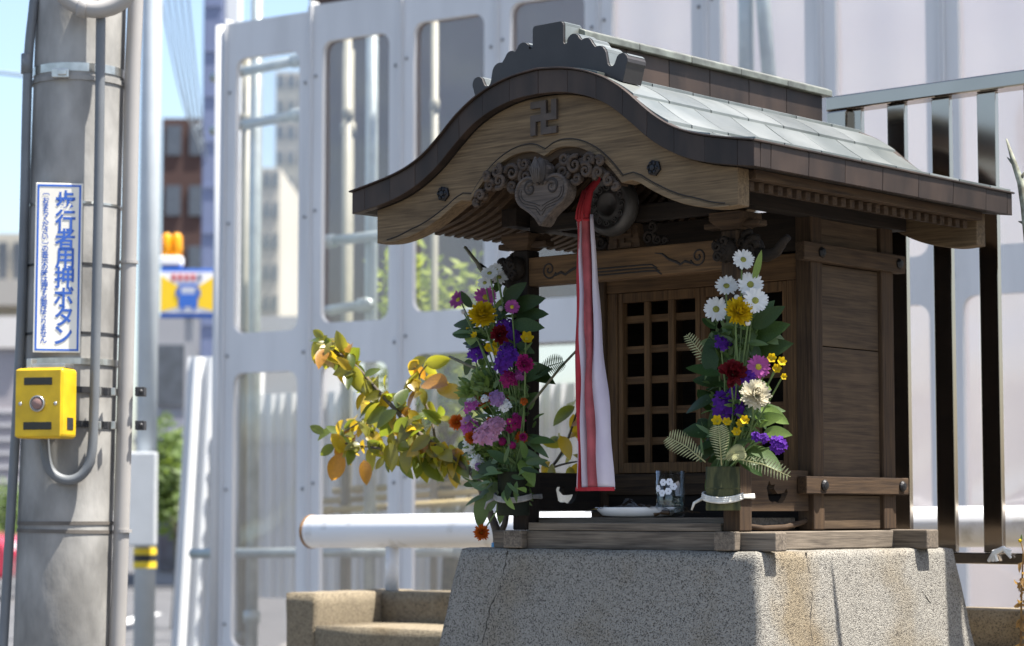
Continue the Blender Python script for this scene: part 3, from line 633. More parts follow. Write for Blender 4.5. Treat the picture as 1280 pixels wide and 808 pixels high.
# tray with a crumpled plastic bag
tp = S(800, 648, .12)
tray = thing('offering_tray', 'shallow white offering tray in a crumpled clear plastic bag', 'tray', L2W(tp.x - .005, .115, .0683), AZ)
m = MB(); n = 36
for i, (r1, h) in enumerate(((.0, .004), (.55, .004), (.8, .007), (1.0, .022), (1.04, .021), (.85, .003), (.5, .0), (0, .0))): pass
m.lathe([(0, .004), (.06, .004), (.085, .008), (.104, .022), (.107, .021), (.088, .004), (.05, .0)], (0, 0, 0), (0, 0, 1), 36)
o = m.build('tray', mat('white_ceramic', (.72, .72, .72), .25, var=.1, nscale=20), tray, True); o.scale = (1.0, .55, 1)
m = MB(); vs = []; 
for i in range(29):
    for j in range(13):
        x = lerp(-.11, .135, i / 28); y = lerp(-.055, .05, j / 12); p = Vector((x * 26, y * 26, 3))
        z = .012 + .013 * abs(noise.noise(p)) + .010 * noise.noise(p * 2.3) + .012 * math.exp(-((x - .02) / .03) ** 2) * (1 - j / 12); e = min(i, 28 - i) / 5
        vs.append((x, y, max(.0015, z * min(1, .25 + e) + .006)))
m.add(vs, [(i * 13 + j, (i + 1) * 13 + j, (i + 1) * 13 + j + 1, i * 13 + j + 1) for i in range(28) for j in range(12)])
m.build('plastic_bag', glassy('plastic_film', (.88, .89, .9), .45, .12), tray, True)
m = MB()
for k in range(4): m.tube([(-.02 + .03 * k, -.03, .006), (-.01 + .03 * k, -.02, .013), (.012 + .03 * k, -.018, .009)], [.005, .007, .004], 7)
m.build('sweets', mat('brown_sweet', (.10, .06, .03), .4, var=.4), tray, True)
# ================================================================== flowers
def fm(name, rgb, tr=.35, var=.35):
    rgb = tuple(c * .8 for c in rgb); return mat(name, rgb, .7, var=var, nscale=90, transl=(tr, rgb), spec=.2, objvar=.18)
PET = dict(white=fm('white_petal', (.80, .80, .78), .3, .08), yellow=fm('yellow_petal', (.80, .55, .01)), pink=fm('pink_petal', (.55, .12, .42)), magenta=fm('magenta_petal', (.42, .02, .17)),
           red=fm('dark_red_petal', (.16, .006, .012)), purple=fm('purple_petal', (.13, .025, .36)), orange=fm('orange_petal', (.70, .15, .015)), pale=fm('pale_pink_petal', (.68, .33, .50)),
           cream=fm('cream_petal', (.78, .72, .55)), lilac=fm('lilac_petal', (.42, .24, .50)))
CEN = mat('flower_centre_yellow', (.45, .36, .02), .8, var=.4, nscale=300, bump=.6, bscale=500)
CENG = mat('flower_centre_green', (.26, .26, .04), .8, var=.4, nscale=300, bump=.6, bscale=500)
STEM = mat('stem_green', (.10, .16, .04), .6, var=.35, nscale=30)
LEAFD = mat('dark_leaf', (.030, .062, .018), .5, var=.45, nscale=30, transl=(.25, (.08, .15, .02)), objvar=.3, spec=.25)
LEAFG = mat('mid_leaf', (.075, .13, .035), .5, var=.35, nscale=30, transl=(.25, (.16, .26, .05)), objvar=.3)
LEAFB = mat('bright_leaf', (.16, .24, .05), .5, var=.35, nscale=30, transl=(.3, (.25, .36, .06)), objvar=.3)
FERN = mat('pale_fern', (.40, .40, .20), .7, var=.3, nscale=60, transl=(.3, (.4, .4, .18)))
def petal(m, base, out, up, ln, wd, cup, n=4):
    side = out.cross(up).normalized(); vs = []
    for i in range(n + 1):
        t = i / n; w_ = wd * (.35 + .65 * math.sin(math.pi * min(1, .12 + .80 * t))) * (1 if t < .98 else .55)
        c = base + out * ln * t + up * cup * ln * t * t
        vs += [c - side * w_ / 2 + up * w_ * .12, c, c + side * w_ / 2 + up * w_ * .12]
    m.add(vs, [(i * 3 + j, i * 3 + j + 1, (i + 1) * 3 + j + 1, (i + 1) * 3 + j) for i in range(n) for j in (0, 1)])
Z = Vector((0, 0, 1))
def h_daisy(r, n=14):
    m = MB()
    for L in (0, 1):
        for k in range(n):
            a = 6.28318 * (k + .5 * L) / n + random.uniform(-.1, .1); d = Vector((math.cos(a), math.sin(a), 0))
            petal(m, d * r * .18 + Z * r * .04 * L, d, Z, r * random.uniform(.74, .86), r * .30, random.uniform(-.05, .22) + .1 * L)
    return m
def h_mum(r, layers=7):
    m = MB()
    for L in range(layers):
        q = L / (layers - 1); n = int(lerp(28, 9, q)); el = lerp(-.25, 1.35, q)
        for k in range(n):
            a = 6.28318 * k / n + L * .37 + random.uniform(-.12, .12); e = el + random.uniform(-.12, .12)
            d = Vector((math.cos(a) * math.cos(e), math.sin(a) * math.cos(e), math.sin(e))); up = Vector((-math.cos(a) * math.sin(e), -math.sin(a) * math.sin(e), math.cos(e)))
            petal(m, d * r * .2, d, up, r * lerp(.78, .66, q) * random.uniform(.85, 1.08), r * .25, .34, 3)
    return m
def h_carn(r):
    m = MB()
    for k in range(60):
        a = random.uniform(0, 6.283); e = random.uniform(-.1, 1.5); d = Vector((math.cos(a) * math.cos(e), math.sin(a) * math.cos(e), math.sin(e))); up = Vector((-math.cos(a) * math.sin(e), -math.sin(a) * math.sin(e), math.cos(e)))
        up = (up + d.cross(up) * random.uniform(-.9, .9)).normalized()
        petal(m, d * r * .25, d, up, r * random.uniform(.55, .78), r * random.uniform(.35, .5), random.uniform(-.25, .3), 3)
    return m
def h_cluster(r, n=16, fr=.36, pn=5):
    m = MB()
    for k in range(n):
        a = k * 2.39996; q = math.sqrt((k + .5) / n); c = Vector((q * math.cos(a), q * math.sin(a), .45 * (1 - q * q) + random.uniform(-.15, .15))) * r * .85
        nrm = (c * 1.1 + Z * r * .7 + Vector((random.uniform(-1, 1), random.uniform(-1, 1), 0)) * r * .3).normalized(); u = nrm.orthogonal().normalized(); w_ = nrm.cross(u)
        for j in range(pn):
            b = 6.28318 * j / pn + k; d = u * math.cos(b) + w_ * math.sin(b); petal(m, c, d, nrm, r * fr, r * fr * .85, .25, 2)
    return m
def h_cup(r):
    m = MB()
    for k in range(6):
        a = k * 1.0472; d = Vector((math.cos(a), math.sin(a), .35)).normalized(); petal(m, d * r * .1, d, (Z - d * d.z).normalized(), r * .95, r * .72, .35, 3)
    return m
def h_ball(r):
    m = MB(); m.ball((0, 0, 0), r, 10, (1, 1, 1.1), .08); return m
HEADS = dict(daisy=h_daisy, mum=h_mum, carnation=h_carn, statice=h_cluster, buttercup=h_cup, bud=h_ball, zinnia=lambda r: h_mum(r, 5), dianthus=lambda r: h_cluster(r, 9, .5, 5), hydrangea=lambda r: h_cluster(r, 24, .3, 4))
PXM = 610.0
def leaf_mesh(name, mt, ln=1.0, wd=.42, droop=.25, fold=.18, n=7):
    m = MB(); vs = []
    for i in range(n + 1):
        t = i / n; w_ = wd * (math.sin(math.pi * t ** .85) ** .8) * .5 + (.012 if 0 < i < n else .004)
        z = -droop * t * t
        vs += [(t * ln, -w_, z + fold * w_), (t * ln, 0, z), (t * ln, w_, z + fold * w_)]
    m.add(vs, [(i * 3 + j, (i + 1) * 3 + j, (i + 1) * 3 + j + 1, i * 3 + j + 1) for i in range(n) for j in (0, 1)])
    me = m.mesh(name, mt); me.polygons.foreach_set('use_smooth', [True] * len(me.polygons)); return me
def orient(x_dir, z_hint):
    x = Vector(x_dir).normalized(); z = Vector(z_hint); z = (z - x * z.dot(x)); z = z.normalized() if z.length > 1e-5 else x.orthogonal().normalized(); y = z.cross(x)
    return Matrix((x, y, z)).transposed().to_4x4()
def put_leaf(me, parent, base, tip, hint, name='leaf', width=1.0):
    base, tip = Vector(base), Vector(tip); d = tip - base
    o = bpy.data.objects.new(name, me); col.objects.link(o); o.parent = parent
    s_ = d.length; o.matrix_local = Matrix.Translation(base) @ orient(d, hint) @ Matrix.Diagonal((s_, s_ * width, s_, 1)); return o
def bouquet(root, mouth, flowers, yb):
    for (kind, c, x, y, rp) in flowers:
        dy = random.uniform(-.022, .022) if kind not in ('mum', 'carnation', 'hydrangea') else random.uniform(-.045, -.03); p = S(x, y, yb + dy) - Vector(root['base'])
        r = rp / PXM * 1.16
        if kind == 'buttercup' or kind == 'bud': pass
        side = (p - Vector(mouth)); face = (CAMDIR_L * 1.0 + Vector((side.x * 2.2, 0, max(-.2, side.z * .5) + .15)) + Vector((random.uniform(-.3, .3), random.uniform(-.2, .2), random.uniform(-.25, .35)))).normalized()
        q = face.to_track_quat('Z', 'Y'); M = Matrix.Translation(p) @ q.to_matrix().to_4x4()
        me = HEADS[kind](r).mesh(kind, PET[c]); o = link({'mum': 'chrysanthemum', 'bud': 'flower_bud'}.get(kind, kind), me, root, True); o.matrix_local = M
        if kind in ('daisy', 'buttercup', 'zinnia'):
            cm = MB(); cr = r * (.30 if kind != 'zinnia' else .2); cm.lathe([(0, r * (.14 if kind != 'zinnia' else .55)), (cr * .6, r * (.12 if kind != 'zinnia' else .5)), (cr, r * .04), (cr * .9, -r * .05)], (0, 0, 0), (0, 0, 1), 12)
            cm.build('flower_centre', CENG if c == 'white' else CEN, o, True)
        Mi = M.inverted(); mt_ = Vector(mouth) + Vector((random.uniform(-.016, .016), random.uniform(-.016, .016), 0))
        st = [mt_, mt_.lerp(p, .5) + Vector((random.uniform(-.012, .012), .02, .015)), p - face * r * .6, p - face * .002]
        st = [Vector(v) for v in smooth_poly([tuple(v) for v in st], 2)]
        sm = MB(); sm.tube([Mi @ v for v in st], [.0019] * len(st), 5); sm.build('stem', STEM, o, True)
L_D, L_G, L_B = leaf_mesh('leaf_dark', LEAFD), leaf_mesh('leaf_mid', LEAFG), leaf_mesh('leaf_bright', LEAFB)
L_GN = leaf_mesh('leaf_narrow', LEAFG, wd=.22, droop=.3); L_BN = leaf_mesh('leaf_blade', LEAFB, wd=.2, droop=.1)
def leaves(root, lst, yb):
    for (me, x0, y0, x1, y1) in lst:
        d = random.uniform(-.02, .03); b = Vector(root['base'])
        put_leaf(me, root, S(x0, y0, yb + d) - b, S(x1, y1, yb + d + random.uniform(-.03, .02)) - b, CAMDIR_L + Vector((random.uniform(-.5, .5), 0, random.uniform(0, .9))))
def fern(root, x0, y0, x1, y1, yb, name='fern_frond', mt=None, wpx=16):
    b = Vector(root['base']); p0, p1 = S(x0, y0, yb) - b, S(x1, y1, yb - .03) - b; m = MB(); n = 17; d = (p1 - p0); s_ = d.normalized().cross(CAMDIR_L).normalized()
    m.tube([p0, p0.lerp(p1, .5) + Vector((0, 0, .006)), p1], [.0016, .0013, .0006], 5)
    for i in range(2, n):
        t = i / n; c = p0.lerp(p1, t) + Vector((0, 0, .006 * 4 * t * (1 - t))); ln = wpx / PXM * math.sin(math.pi * (1 - t) ** .7 * .92 + .1) * .9 + .003
        for sg in (-1, 1): petal(m, c, (s_ * sg + d.normalized() * .45).normalized(), (CAMDIR_L + Vector((0, 0, .4))).normalized(), ln, .0030, -.15, 2)
    m.build(name, mt or FERN, root, True)
def filler(root, spots, yb, mt, n=60, rad=.03, name='filler_foliage'):
    b = Vector(root['base']); m = MB()
    for (x, y, rp) in spots:
        c = S(x, y, yb + .02) - b; r = rp / PXM
        for k in range(int(n * 1.6)):
            p = c + Vector((random.gauss(0, .5), random.gauss(0, .5) * .6, random.gauss(0, .5))) * r
            d = Vector((random.uniform(-1, 1), random.uniform(-1, .3), random.uniform(-.4, 1))).normalized(); petal(m, p, d, (CAMDIR_L + Vector((random.uniform(-1, 1), 0, random.uniform(-1, 1)))).normalized(), random.uniform(.016, .034), random.uniform(.006, .011), random.uniform(-.4, .3), 3)
    o = m.build(name, mt, root, True); o['kind'] = 'stuff'; return o
BAMB = mat('green_bamboo', (.085, .082, .035), .8, spec=.15, rgb2=(.03, .035, .018), nscale=45, stretch=(1, 1, .25), bump=.4, ramp=(.42, .6))
BAMD = mat('dark_bamboo', (.026, .027, .013), .85, spec=.1,  rgb2=(.014, .017, .012), nscale=22, stretch=(1, 1, .3), bump=.15)
def vase(cx, cy, z0, z1, r, mt, label):
    v = thing('bamboo_vase', label, 'vase', L2W(cx, cy, z0), AZ, 'bamboo vases tied to the porch posts'); h = z1 - z0
    MB().lathe([(0, 0), (r, 0), (r * 1.02, h * .08), (r, h * .14), (r * 1.0, h), (r * .86, h), (r * .84, h * .2), (0, h * .2)], (0, 0, 0), (0, 0, 1), 28).build('tube', mt, v, True, .001)
    MB().lathe([(r * 1.0, h * .48), (r * 1.025, h * .5), (r * 1.0, h * .52)], (0, 0, 0), (0, 0, 1), 28).build('node_ring', mt, v, True)
    return v
YB = -.03
vr_ = vase(.296, -.0135, .083, .172, .035, BAMB, 'greenish bamboo vase tied with white cord to the porch post beside the glass tumbler')
vl_ = vase(-.272, -.0135, .072, .168, .035, BAMD, 'dark bamboo vase tied with grey cord to the porch post beside the camellia')
def cord(cx, z, mt, name, label, r=.0035):
    m = MB()
    for k in range(3):
        pts = []
        for i in range(25):
            a = R(-200 + i * 220 / 24) if k < 3 else 0
            pts.append((cx + .041 * math.cos(a), -.0135 + .042 * math.sin(a), z + .004 * (k - 1) + .006 * math.sin(a * 1.5)))
        pc_ = math.copysign(.288, cx); pts += [(pc_ + .0255, .030, z + .002 * k), (pc_ + .0255, .070, z + .003 * k), (pc_ + .021, .0735, z), (pc_ - .021, .0735, z), (pc_ - .0255, .070, z - .002 * k), (pc_ - .0255, .030, z), (cx - .038, .0, z)]
        m.tube(pts, r * (1 - .15 * k), 6)
    m.tube([(cx - .035, -.035, z - .002), (cx - .05, -.045, z - .012), (cx - .055, -.047, z - .026)], [r, r * .9, r * .5], 6)
    o = m.build(name, mt, None, True); tag(o, label, 'cord'); at_shrine(o); return o
cord(.296, .110, mat('pale_cord', (.62, .60, .54), .9, var=.35, nscale=80, bump=.4), 'tie_cord', 'white cord binding the greenish bamboo vase to its post')
cord(-.272, .112, mat('grey_cord', (.30, .29, .27), .9, var=.35, nscale=80, bump=.4), 'tie_cord', 'grey cord binding the dark bamboo vase to its post')

def new_bouquet(label, cx, z):
    b = thing('flower_bouquet', label, 'flowers', L2W(cx, -.0135, z), AZ); b['base'] = (cx, -.0135, z); return b
rb = new_bouquet('tall bouquet topped with white daisies, dark red carnation below, in greenish vase', .296, .160)
bouquet(rb, (0, 0, 0), [('daisy', 'white', 929, 325, 12), ('daisy', 'white', 908, 358, 13), ('daisy', 'white', 938, 356, 14), ('daisy', 'white', 944, 376, 14), ('daisy', 'white', 895, 387, 14),
  ('mum', 'yellow', 923, 390, 16), ('carnation', 'red', 915, 468, 17), ('daisy', 'pink', 948, 459, 13), ('buttercup', 'yellow', 964, 448, 6), ('buttercup', 'yellow', 976, 453, 6), ('buttercup', 'yellow', 970, 461, 6), ('buttercup', 'yellow', 979, 471, 4),
  ('mum', 'cream', 944, 494, 17), ('statice', 'purple', 908, 507, 17), ('statice', 'purple', 925, 512, 9), ('statice', 'purple', 903, 428, 10), ('statice', 'purple', 934, 472, 10), ('statice', 'purple', 921, 493, 10),
  ('buttercup', 'yellow', 897, 527, 7), ('buttercup', 'yellow', 908, 529, 6), ('buttercup', 'yellow', 926, 531, 6), ('buttercup', 'yellow', 921, 541, 6), ('buttercup', 'yellow', 930, 526, 6),
  ('statice', 'purple', 945, 546, 6), ('statice', 'purple', 955, 548, 6), ('statice', 'purple', 973, 556, 10), ('bud', 'white', 935, 404, 3), ('bud', 'white', 921, 372, 3)], YB)
leaves(rb, [(L_BN, 942, 352, 952, 314), (L_D, 900, 470, 858, 452), (L_D, 905, 480, 864, 470), (L_D, 895, 500, 850, 507), (L_D, 900, 545, 848, 524), (L_D, 890, 470, 884, 420), (L_G, 912, 470, 893, 425), (L_D, 890, 540, 868, 520),
  (L_D, 940, 410, 975, 384), (L_D, 935, 425, 978, 405), (L_D, 935, 445, 982, 428), (L_G, 950, 420, 975, 428), (L_G, 930, 445, 920, 405), (L_G, 925, 455, 938, 412), (L_D, 920, 440, 905, 400), (L_G, 925, 520, 975, 505), (L_B, 950, 510, 985, 527), (L_B, 955, 540, 985, 540),
  (L_B, 940, 530, 974, 518), (L_G, 935, 560, 975, 580), (L_D, 910, 500, 880, 560), (L_G, 915, 560, 885, 590), (L_D, 920, 560, 950, 590), (L_D, 905, 460, 925, 430), (L_D, 915, 520, 945, 505), (L_GN, 900, 570, 880, 615), (L_B, 925, 480, 958, 478),
  (L_D, 900, 520, 872, 480), (L_D, 895, 555, 860, 560), (L_D, 930, 500, 960, 530), (L_G, 905, 575, 930, 545), (L_G, 900, 545, 905, 500), (L_D, 915, 440, 890, 415), (L_D, 930, 400, 955, 412)], YB + .02)
fern(rb, 882, 578, 834, 546, YB - .02); fern(rb, 902, 582, 898, 532, YB - .03, wpx=13); fern(rb, 922, 574, 988, 596, YB - .03, wpx=11); fern(rb, 893, 470, 858, 418, YB + .02, wpx=9); fern(rb, 905, 575, 932, 565, YB - .03, wpx=10)
def scatter(root, spots, yb, n, mts):
    b = Vector(root['base'])
    for (x, y, rx_, ry_) in spots:
        for k in range(n):
            a_ = random.uniform(0, 6.283); q_ = random.random() ** .5; p = S(x + rx_ * q_ * math.cos(a_), y + ry_ * q_ * math.sin(a_), yb + random.uniform(-.015, .045)) - b
            d = Vector((math.cos(a_) * rx_ / 20 + random.uniform(-.5, .5), random.uniform(-.6, .5), math.sin(-a_) * .5 + random.uniform(-.5, .6))).normalized() * random.uniform(.03, .062)
            put_leaf(random.choice(mts), root, p, p + d, CAMDIR_L + Vector((random.uniform(-.9, .9), random.uniform(-.3, .3), random.uniform(-.2, 1))), 'leaf', random.uniform(.6, 1.1))
scatter(rb, [(912, 430, 24, 30), (915, 490, 32, 30), (915, 550, 32, 26), (935, 410, 20, 25)], YB + .025, 22, (L_D, L_D, L_D, L_G, L_GN))
filler(rb, [(910, 545, 26), (930, 530, 26), (915, 500, 22), (915, 430, 22), (930, 415, 18)], YB + .01, LEAFG, 45)
lb = new_bouquet('dense drooping bouquet of yellow, purple, orange and pink flowers in dark vase', -.272, .155)
bouquet(lb, (0, 0, 0), [('daisy', 'white', 612, 342, 11), ('daisy', 'white', 624, 347, 11), ('daisy', 'white', 606, 354, 9), ('daisy', 'white', 620, 337, 8), ('daisy', 'pink', 607, 372, 14), ('daisy', 'pink', 573, 375, 12), ('daisy', 'pink', 640, 384, 9), ('mum', 'yellow', 603, 394, 17),
  ('buttercup', 'yellow', 588, 416, 7), ('buttercup', 'yellow', 594, 420, 5), ('statice', 'purple', 634, 412, 15), ('statice', 'purple', 642, 424, 12), ('statice', 'purple', 598, 440, 14), ('statice', 'purple', 634, 446, 15), ('statice', 'purple', 628, 456, 11), ('carnation', 'red', 625, 419, 13),
  ('buttercup', 'yellow', 621, 434, 8), ('buttercup', 'yellow', 611, 436, 7), ('buttercup', 'yellow', 622, 442, 7), ('buttercup', 'yellow', 658, 424, 9), ('carnation', 'magenta', 656, 455, 12), ('dianthus', 'magenta', 636, 474, 11), ('dianthus', 'pink', 648, 470, 8),
  ('zinnia', 'orange', 605, 499, 11), ('zinnia', 'orange', 571, 528, 10), ('zinnia', 'orange', 589, 547, 8), ('zinnia', 'orange', 652, 547, 8), ('zinnia', 'orange', 636, 501, 8), ('hydrangea', 'pale', 612, 540, 17), ('hydrangea', 'pale', 602, 545, 12), ('dianthus', 'pink', 586, 533, 10), ('dianthus', 'pink', 588, 508, 9), ('hydrangea', 'lilac', 621, 498, 10),
  ('hydrangea', 'pale', 621, 531, 11), ('dianthus', 'magenta', 646, 528, 9), ('bud', 'magenta', 620, 574, 6), ('bud', 'magenta', 628, 552, 5), ('bud', 'magenta', 640, 557, 5), ('statice', 'white', 589, 556, 11), ('statice', 'white', 596, 577, 9), ('statice', 'white', 592, 502, 9), ('statice', 'white', 631, 507, 8), ('zinnia', 'orange', 602, 666, 10), ('bud', 'white', 626, 386, 3), ('bud', 'white', 579, 390, 3)] + [(random.choice(('statice', 'dianthus', 'buttercup', 'zinnia')), random.choice(('pink', 'magenta', 'pale', 'white', 'lilac', 'orange')), random.uniform(582, 656), random.uniform(490, 590), random.uniform(4, 7)) for _ in range(16)], YB)
leaves(lb, [(L_D, 595, 408, 564, 400), (L_D, 595, 418, 562, 414), (L_D, 600, 432, 578, 424), (L_D, 590, 385, 575, 365), (L_D, 640, 385, 675, 372), (L_D, 645, 395, 680, 390), (L_D, 640, 405, 676, 408), (L_D, 630, 380, 650, 355), (L_D, 590, 450, 575, 470), (L_D, 640, 470, 680, 460), (L_D, 650, 465, 690, 470), (L_D, 610, 470, 585, 485),
  (L_G, 650, 510, 668, 490), (L_G, 640, 580, 655, 545), (L_GN, 650, 560, 682, 580), (L_GN, 655, 545, 680, 565), (L_G, 640, 590, 662, 625), (L_G, 625, 600, 605, 640), (L_B, 635, 590, 645, 640), (L_GN, 620, 600, 598, 645), (L_GN, 645, 600, 665, 640), (L_D, 600, 470, 640, 490), (L_D, 620, 460, 600, 485), (L_G, 630, 520, 655, 505),
  (L_G, 610, 580, 585, 600), (L_G, 600, 600, 610, 560), (L_B, 650, 575, 668, 600), (L_D, 615, 400, 640, 375), (L_D, 620, 440, 655, 440), (L_G, 605, 615, 598, 660), (L_D, 645, 430, 668, 440), (L_D, 620, 520, 600, 500), (L_B, 615, 590, 628, 630), (L_GN, 630, 610, 622, 660), (L_D, 610, 425, 590, 405)], YB + .02)
scatter(lb, [(615, 400, 30, 35), (620, 450, 34, 28), (622, 500, 38, 28), (622, 560, 42, 32), (630, 600, 34, 30)], YB + .025, 24, (L_D, L_D, L_G, L_GN, L_GN, L_B))
filler(lb, [(610, 565, 30), (640, 560, 26), (640, 590, 24), (610, 480, 26), (640, 490, 22), (620, 600, 20), (615, 410, 22), (640, 440, 18), (640, 520, 22)], YB + .01, LEAFG, 50)
scatter(lb, [(628, 600, 24, 22), (640, 585, 22, 20)], -.075, 16, (L_G, L_GN, L_B, L_D, L_GN))
filler(lb, [(605, 485, 18), (590, 492, 14), (600, 560, 20), (630, 570, 18)], YB - .01, LEAFB, 30, name='pale_filler')
fern(lb, 668, 470, 705, 452, YB + .03, mt=LEAFD, wpx=14)
TWIG = mat('twig_bark', (.16, .15, .09), .85, rgb2=(.07, .065, .04), nscale=50, bump=.5)
for pts, rr in ((((612, 362), (606, 345), (596, 328), (581, 309)), .0042), (((600, 462), (588, 458), (575, 452), (562, 446)), .0035), (((660, 510), (680, 485), (700, 460), (722, 437)), .0030)):
    w3 = [S(x, y, YB + .03) - Vector(lb['base']) for x, y in pts]; MB().tube(w3, [rr * 1.1, rr, rr, rr * .9], 7).build('twig', TWIG, lb, True)

# ------------------------------------------------------------------ camellia beside the pedestal
CAM_Y = .26
bark = mat('camellia_bark', (.11, .085, .055), .85, rgb2=(.05, .04, .03), nscale=40, bump=.5)
base = S(622, 690, CAM_Y); tree = thing('camellia_shrub', 'camellia shrub with yellowing glossy leaves beside the pedestal', 'shrub', L2W(base.x, CAM_Y, -STZ), AZ)
bv = Vector((base.x, CAM_Y, -STZ))
CL = [leaf_mesh('camellia_leaf_' + n_, mat('camellia_' + n_, c, .32, rgb2=c2, nscale=25, transl=(.42, t), objvar=.25, spec=.6), wd=.50, droop=.22, fold=.35) for n_, c, c2, t in
      (('green', (.07, .095, .018), (.035, .055, .012), (.30, .36, .03)), ('olive', (.14, .13, .02), (.07, .075, .015), (.55, .52, .04)), ('yellow', (.36, .25, .02), (.22, .17, .02), (.75, .50, .03)), ('ochre', (.34, .17, .025), (.16, .08, .02), (.70, .33, .03)))]
trunk = MB()
def limb(pts, r0, r1, yo=0.0):
    p3 = smooth_poly([tuple(S(x, y, CAM_Y + yo * i / max(1, len(pts) - 1)) - bv) for i, (x, y) in enumerate(pts)], 2); n_ = len(p3)
    trunk.tube(p3, [lerp(r0, r1, i / (n_ - 1)) for i in range(n_)], 8); return [Vector(p) for p in p3]
trunk.tube([(0, 0, 0), (.004, 0, STZ * .6), tuple(Vector((base.x, CAM_Y, base.z)) - bv)], [.018, .016, .0125], 9)
main = limb([(622, 690), (622, 668), (617, 652), (607, 630), (600, 605), (588, 588), (572, 578), (548, 560), (520, 540), (494, 512), (468, 484), (446, 458), (424, 442), (402, 430)], .0115, .0022, -.08)
low = limb([(585, 586), (560, 570), (530, 562), (500, 565), (470, 560), (440, 556), (420, 552)], .0055, .0018, -.05)
low2 = limb([(575, 580), (540, 560), (510, 535), (480, 520), (455, 525), (430, 540)], .0045, .0016, .04)
up = limb([(622, 672), (632, 655), (634, 630), (626, 600), (616, 575)], .0085, .004, 0)
up2 = limb([(545, 556), (540, 525), (528, 495), (522, 470), (535, 455)], .0035, .0015, .03)
rt = limb([(634, 640), (660, 610), (690, 585), (705, 562), (715, 535), (722, 512)], .005, .002, .12)
rt2 = limb([(690, 585), (705, 580), (722, 577)], .003, .0016, .03)
trunk.build('trunk', bark, tree, True)
MB().lathe([(.0128, -.02), (.0150, -.018), (.0150, .002), (.0128, .004)], Vector((base.x, CAM_Y, base.z)) - bv + Vector((0, 0, .018)), (0, 0, 1), 14).build('blue_tape', mat('blue_tape', (.03, .20, .40), .5, var=.2), tree, True)
def leafed(path, n, t0, ln=(.036, .074), wts=(4, 6, 3.2, .5)):
    for k in range(n):
        t = lerp(t0, 1, (k + random.random()) / n); i = min(len(path) - 2, int(t * (len(path) - 1))); p = path[i].lerp(path[i + 1], t * (len(path) - 1) - i)
        tw = Vector((random.uniform(-.03, .03), random.uniform(-.035, .035), random.uniform(-.022, .030)))
        d = Vector((random.uniform(-1, 1), random.uniform(-.8, .8), random.uniform(-1.5, .6))).normalized() * random.uniform(*ln)
        hint = CAMDIR_L * .5 + Vector((random.uniform(-1, 1), random.uniform(-1, .4), random.uniform(-.2, 1)))
        put_leaf(random.choices(CL, wts)[0], tree, p + tw * .8, p + tw * .8 + d, hint, 'leaf', random.uniform(.85, 1.15))
leafed(main, 112, .46); leafed(low, 52, .22); leafed(low2, 52, .2); leafed(up2, 22, .2, wts=(2, 4, 3, 1.5)); leafed(rt, 14, .5, wts=(4, 3, 2, 1)); leafed(rt2, 5, .3)
for (x0, y0, x1, y1, k) in ((560, 482, 522, 474, 3), (428, 566, 412, 604, 3), (455, 575, 459, 606, 3), (405, 428, 388, 452, 1), (410, 430, 442, 448, 2), (450, 435, 428, 462, 0), (700, 545, 714, 572, 2), (575, 500, 545, 476, 2)):
    put_leaf(CL[k], tree, S(x0, y0, CAM_Y - .06) - bv, S(x1, y1, CAM_Y - .06) - bv, CAMDIR_L + Vector((.3, 0, .5)))

# ------------------------------------------------------------------ bare branch and dry plant at the right edge
LICH = mat('lichen_bark', (.30, .32, .25), .9, rgb2=(.09, .085, .06), nscale=45, bump=.6, bscale=90)
br_ = thing('bare_branch', 'knobbly lichen-grey bare branch reaching up beside the steel fence', 'branch', L2W(.62, .42, -STZ), AZ); b0 = Vector((.62, .42, -STZ))
def Q(x, y): return S(x, y, .42) - b0
m = MB(); pth = [Q(1330, 700), Q(1312, 520), Q(1296, 400), Q(1287, 320), Q(1281, 260), Q(1276, 228), Q(1268, 205), Q(1258, 174)]; m.tube([Vector((pth[0].x, pth[0].y, 0))] + pth, [.016, .014, .012, .010, .009, .0085, .0078, .006, .0018], 9)
m.build('stem', LICH, br_, True)
for (x0, y0, x1, y1) in ((1270, 208, 1259, 197), (1278, 240, 1272, 228), (1283, 280, 1273, 277), (1284, 300, 1290, 285), (1275, 226, 1281, 214)): MB().tube([Q(x0, y0), Q((x0 + x1) / 2, (y0 + y1) / 2), Q(x1, y1)], [.005, .0035, .001], 6).build('thorn', LICH, br_, True)
DRY = mat('dry_leaf', (.34, .20, .06), .8, rgb2=(.16, .08, .025), nscale=60, transl=(.3, (.5, .3, .08)), objvar=.3)
dry = thing('dry_weed', 'dry brown weed with curled leaves beside the pedestal', 'weed', L2W(.60, .38, -STZ), AZ); b1 = Vector((.60, .38, -STZ)); me = leaf_mesh('dry_leaf', DRY, wd=.35, droop=.5, fold=.6)
def Q2(x, y): return S(x, y, .38) - b1
stp = [Vector((0, 0, 0)), Q2(1272, 900), Q2(1276, 800), Q2(1277, 740), Q2(1279, 690), Q2(1276, 676)]; MB().tube(stp, [.004, .003, .0025, .002, .0014, .001], 6).build('stem', DRY, dry, True)
for k in range(46):
    y = random.uniform(700, 830); p = Q2(1277 + random.uniform(-3, 3), y); d = Vector((random.uniform(-1, 1), random.uniform(-1, 1), random.uniform(-1, .2))).normalized() * random.uniform(.012, .026); put_leaf(me, dry, p, p + d, (random.uniform(-1, 1), -1, random.uniform(-1, 1)))
put_leaf(L_BN, dry, Q2(1276, 680), Q2(1277, 668), CAMDIR_L); MB().ball(Q2(1275, 676), .004, 8).build('yellow_flower', PET['yellow'], dry, True)
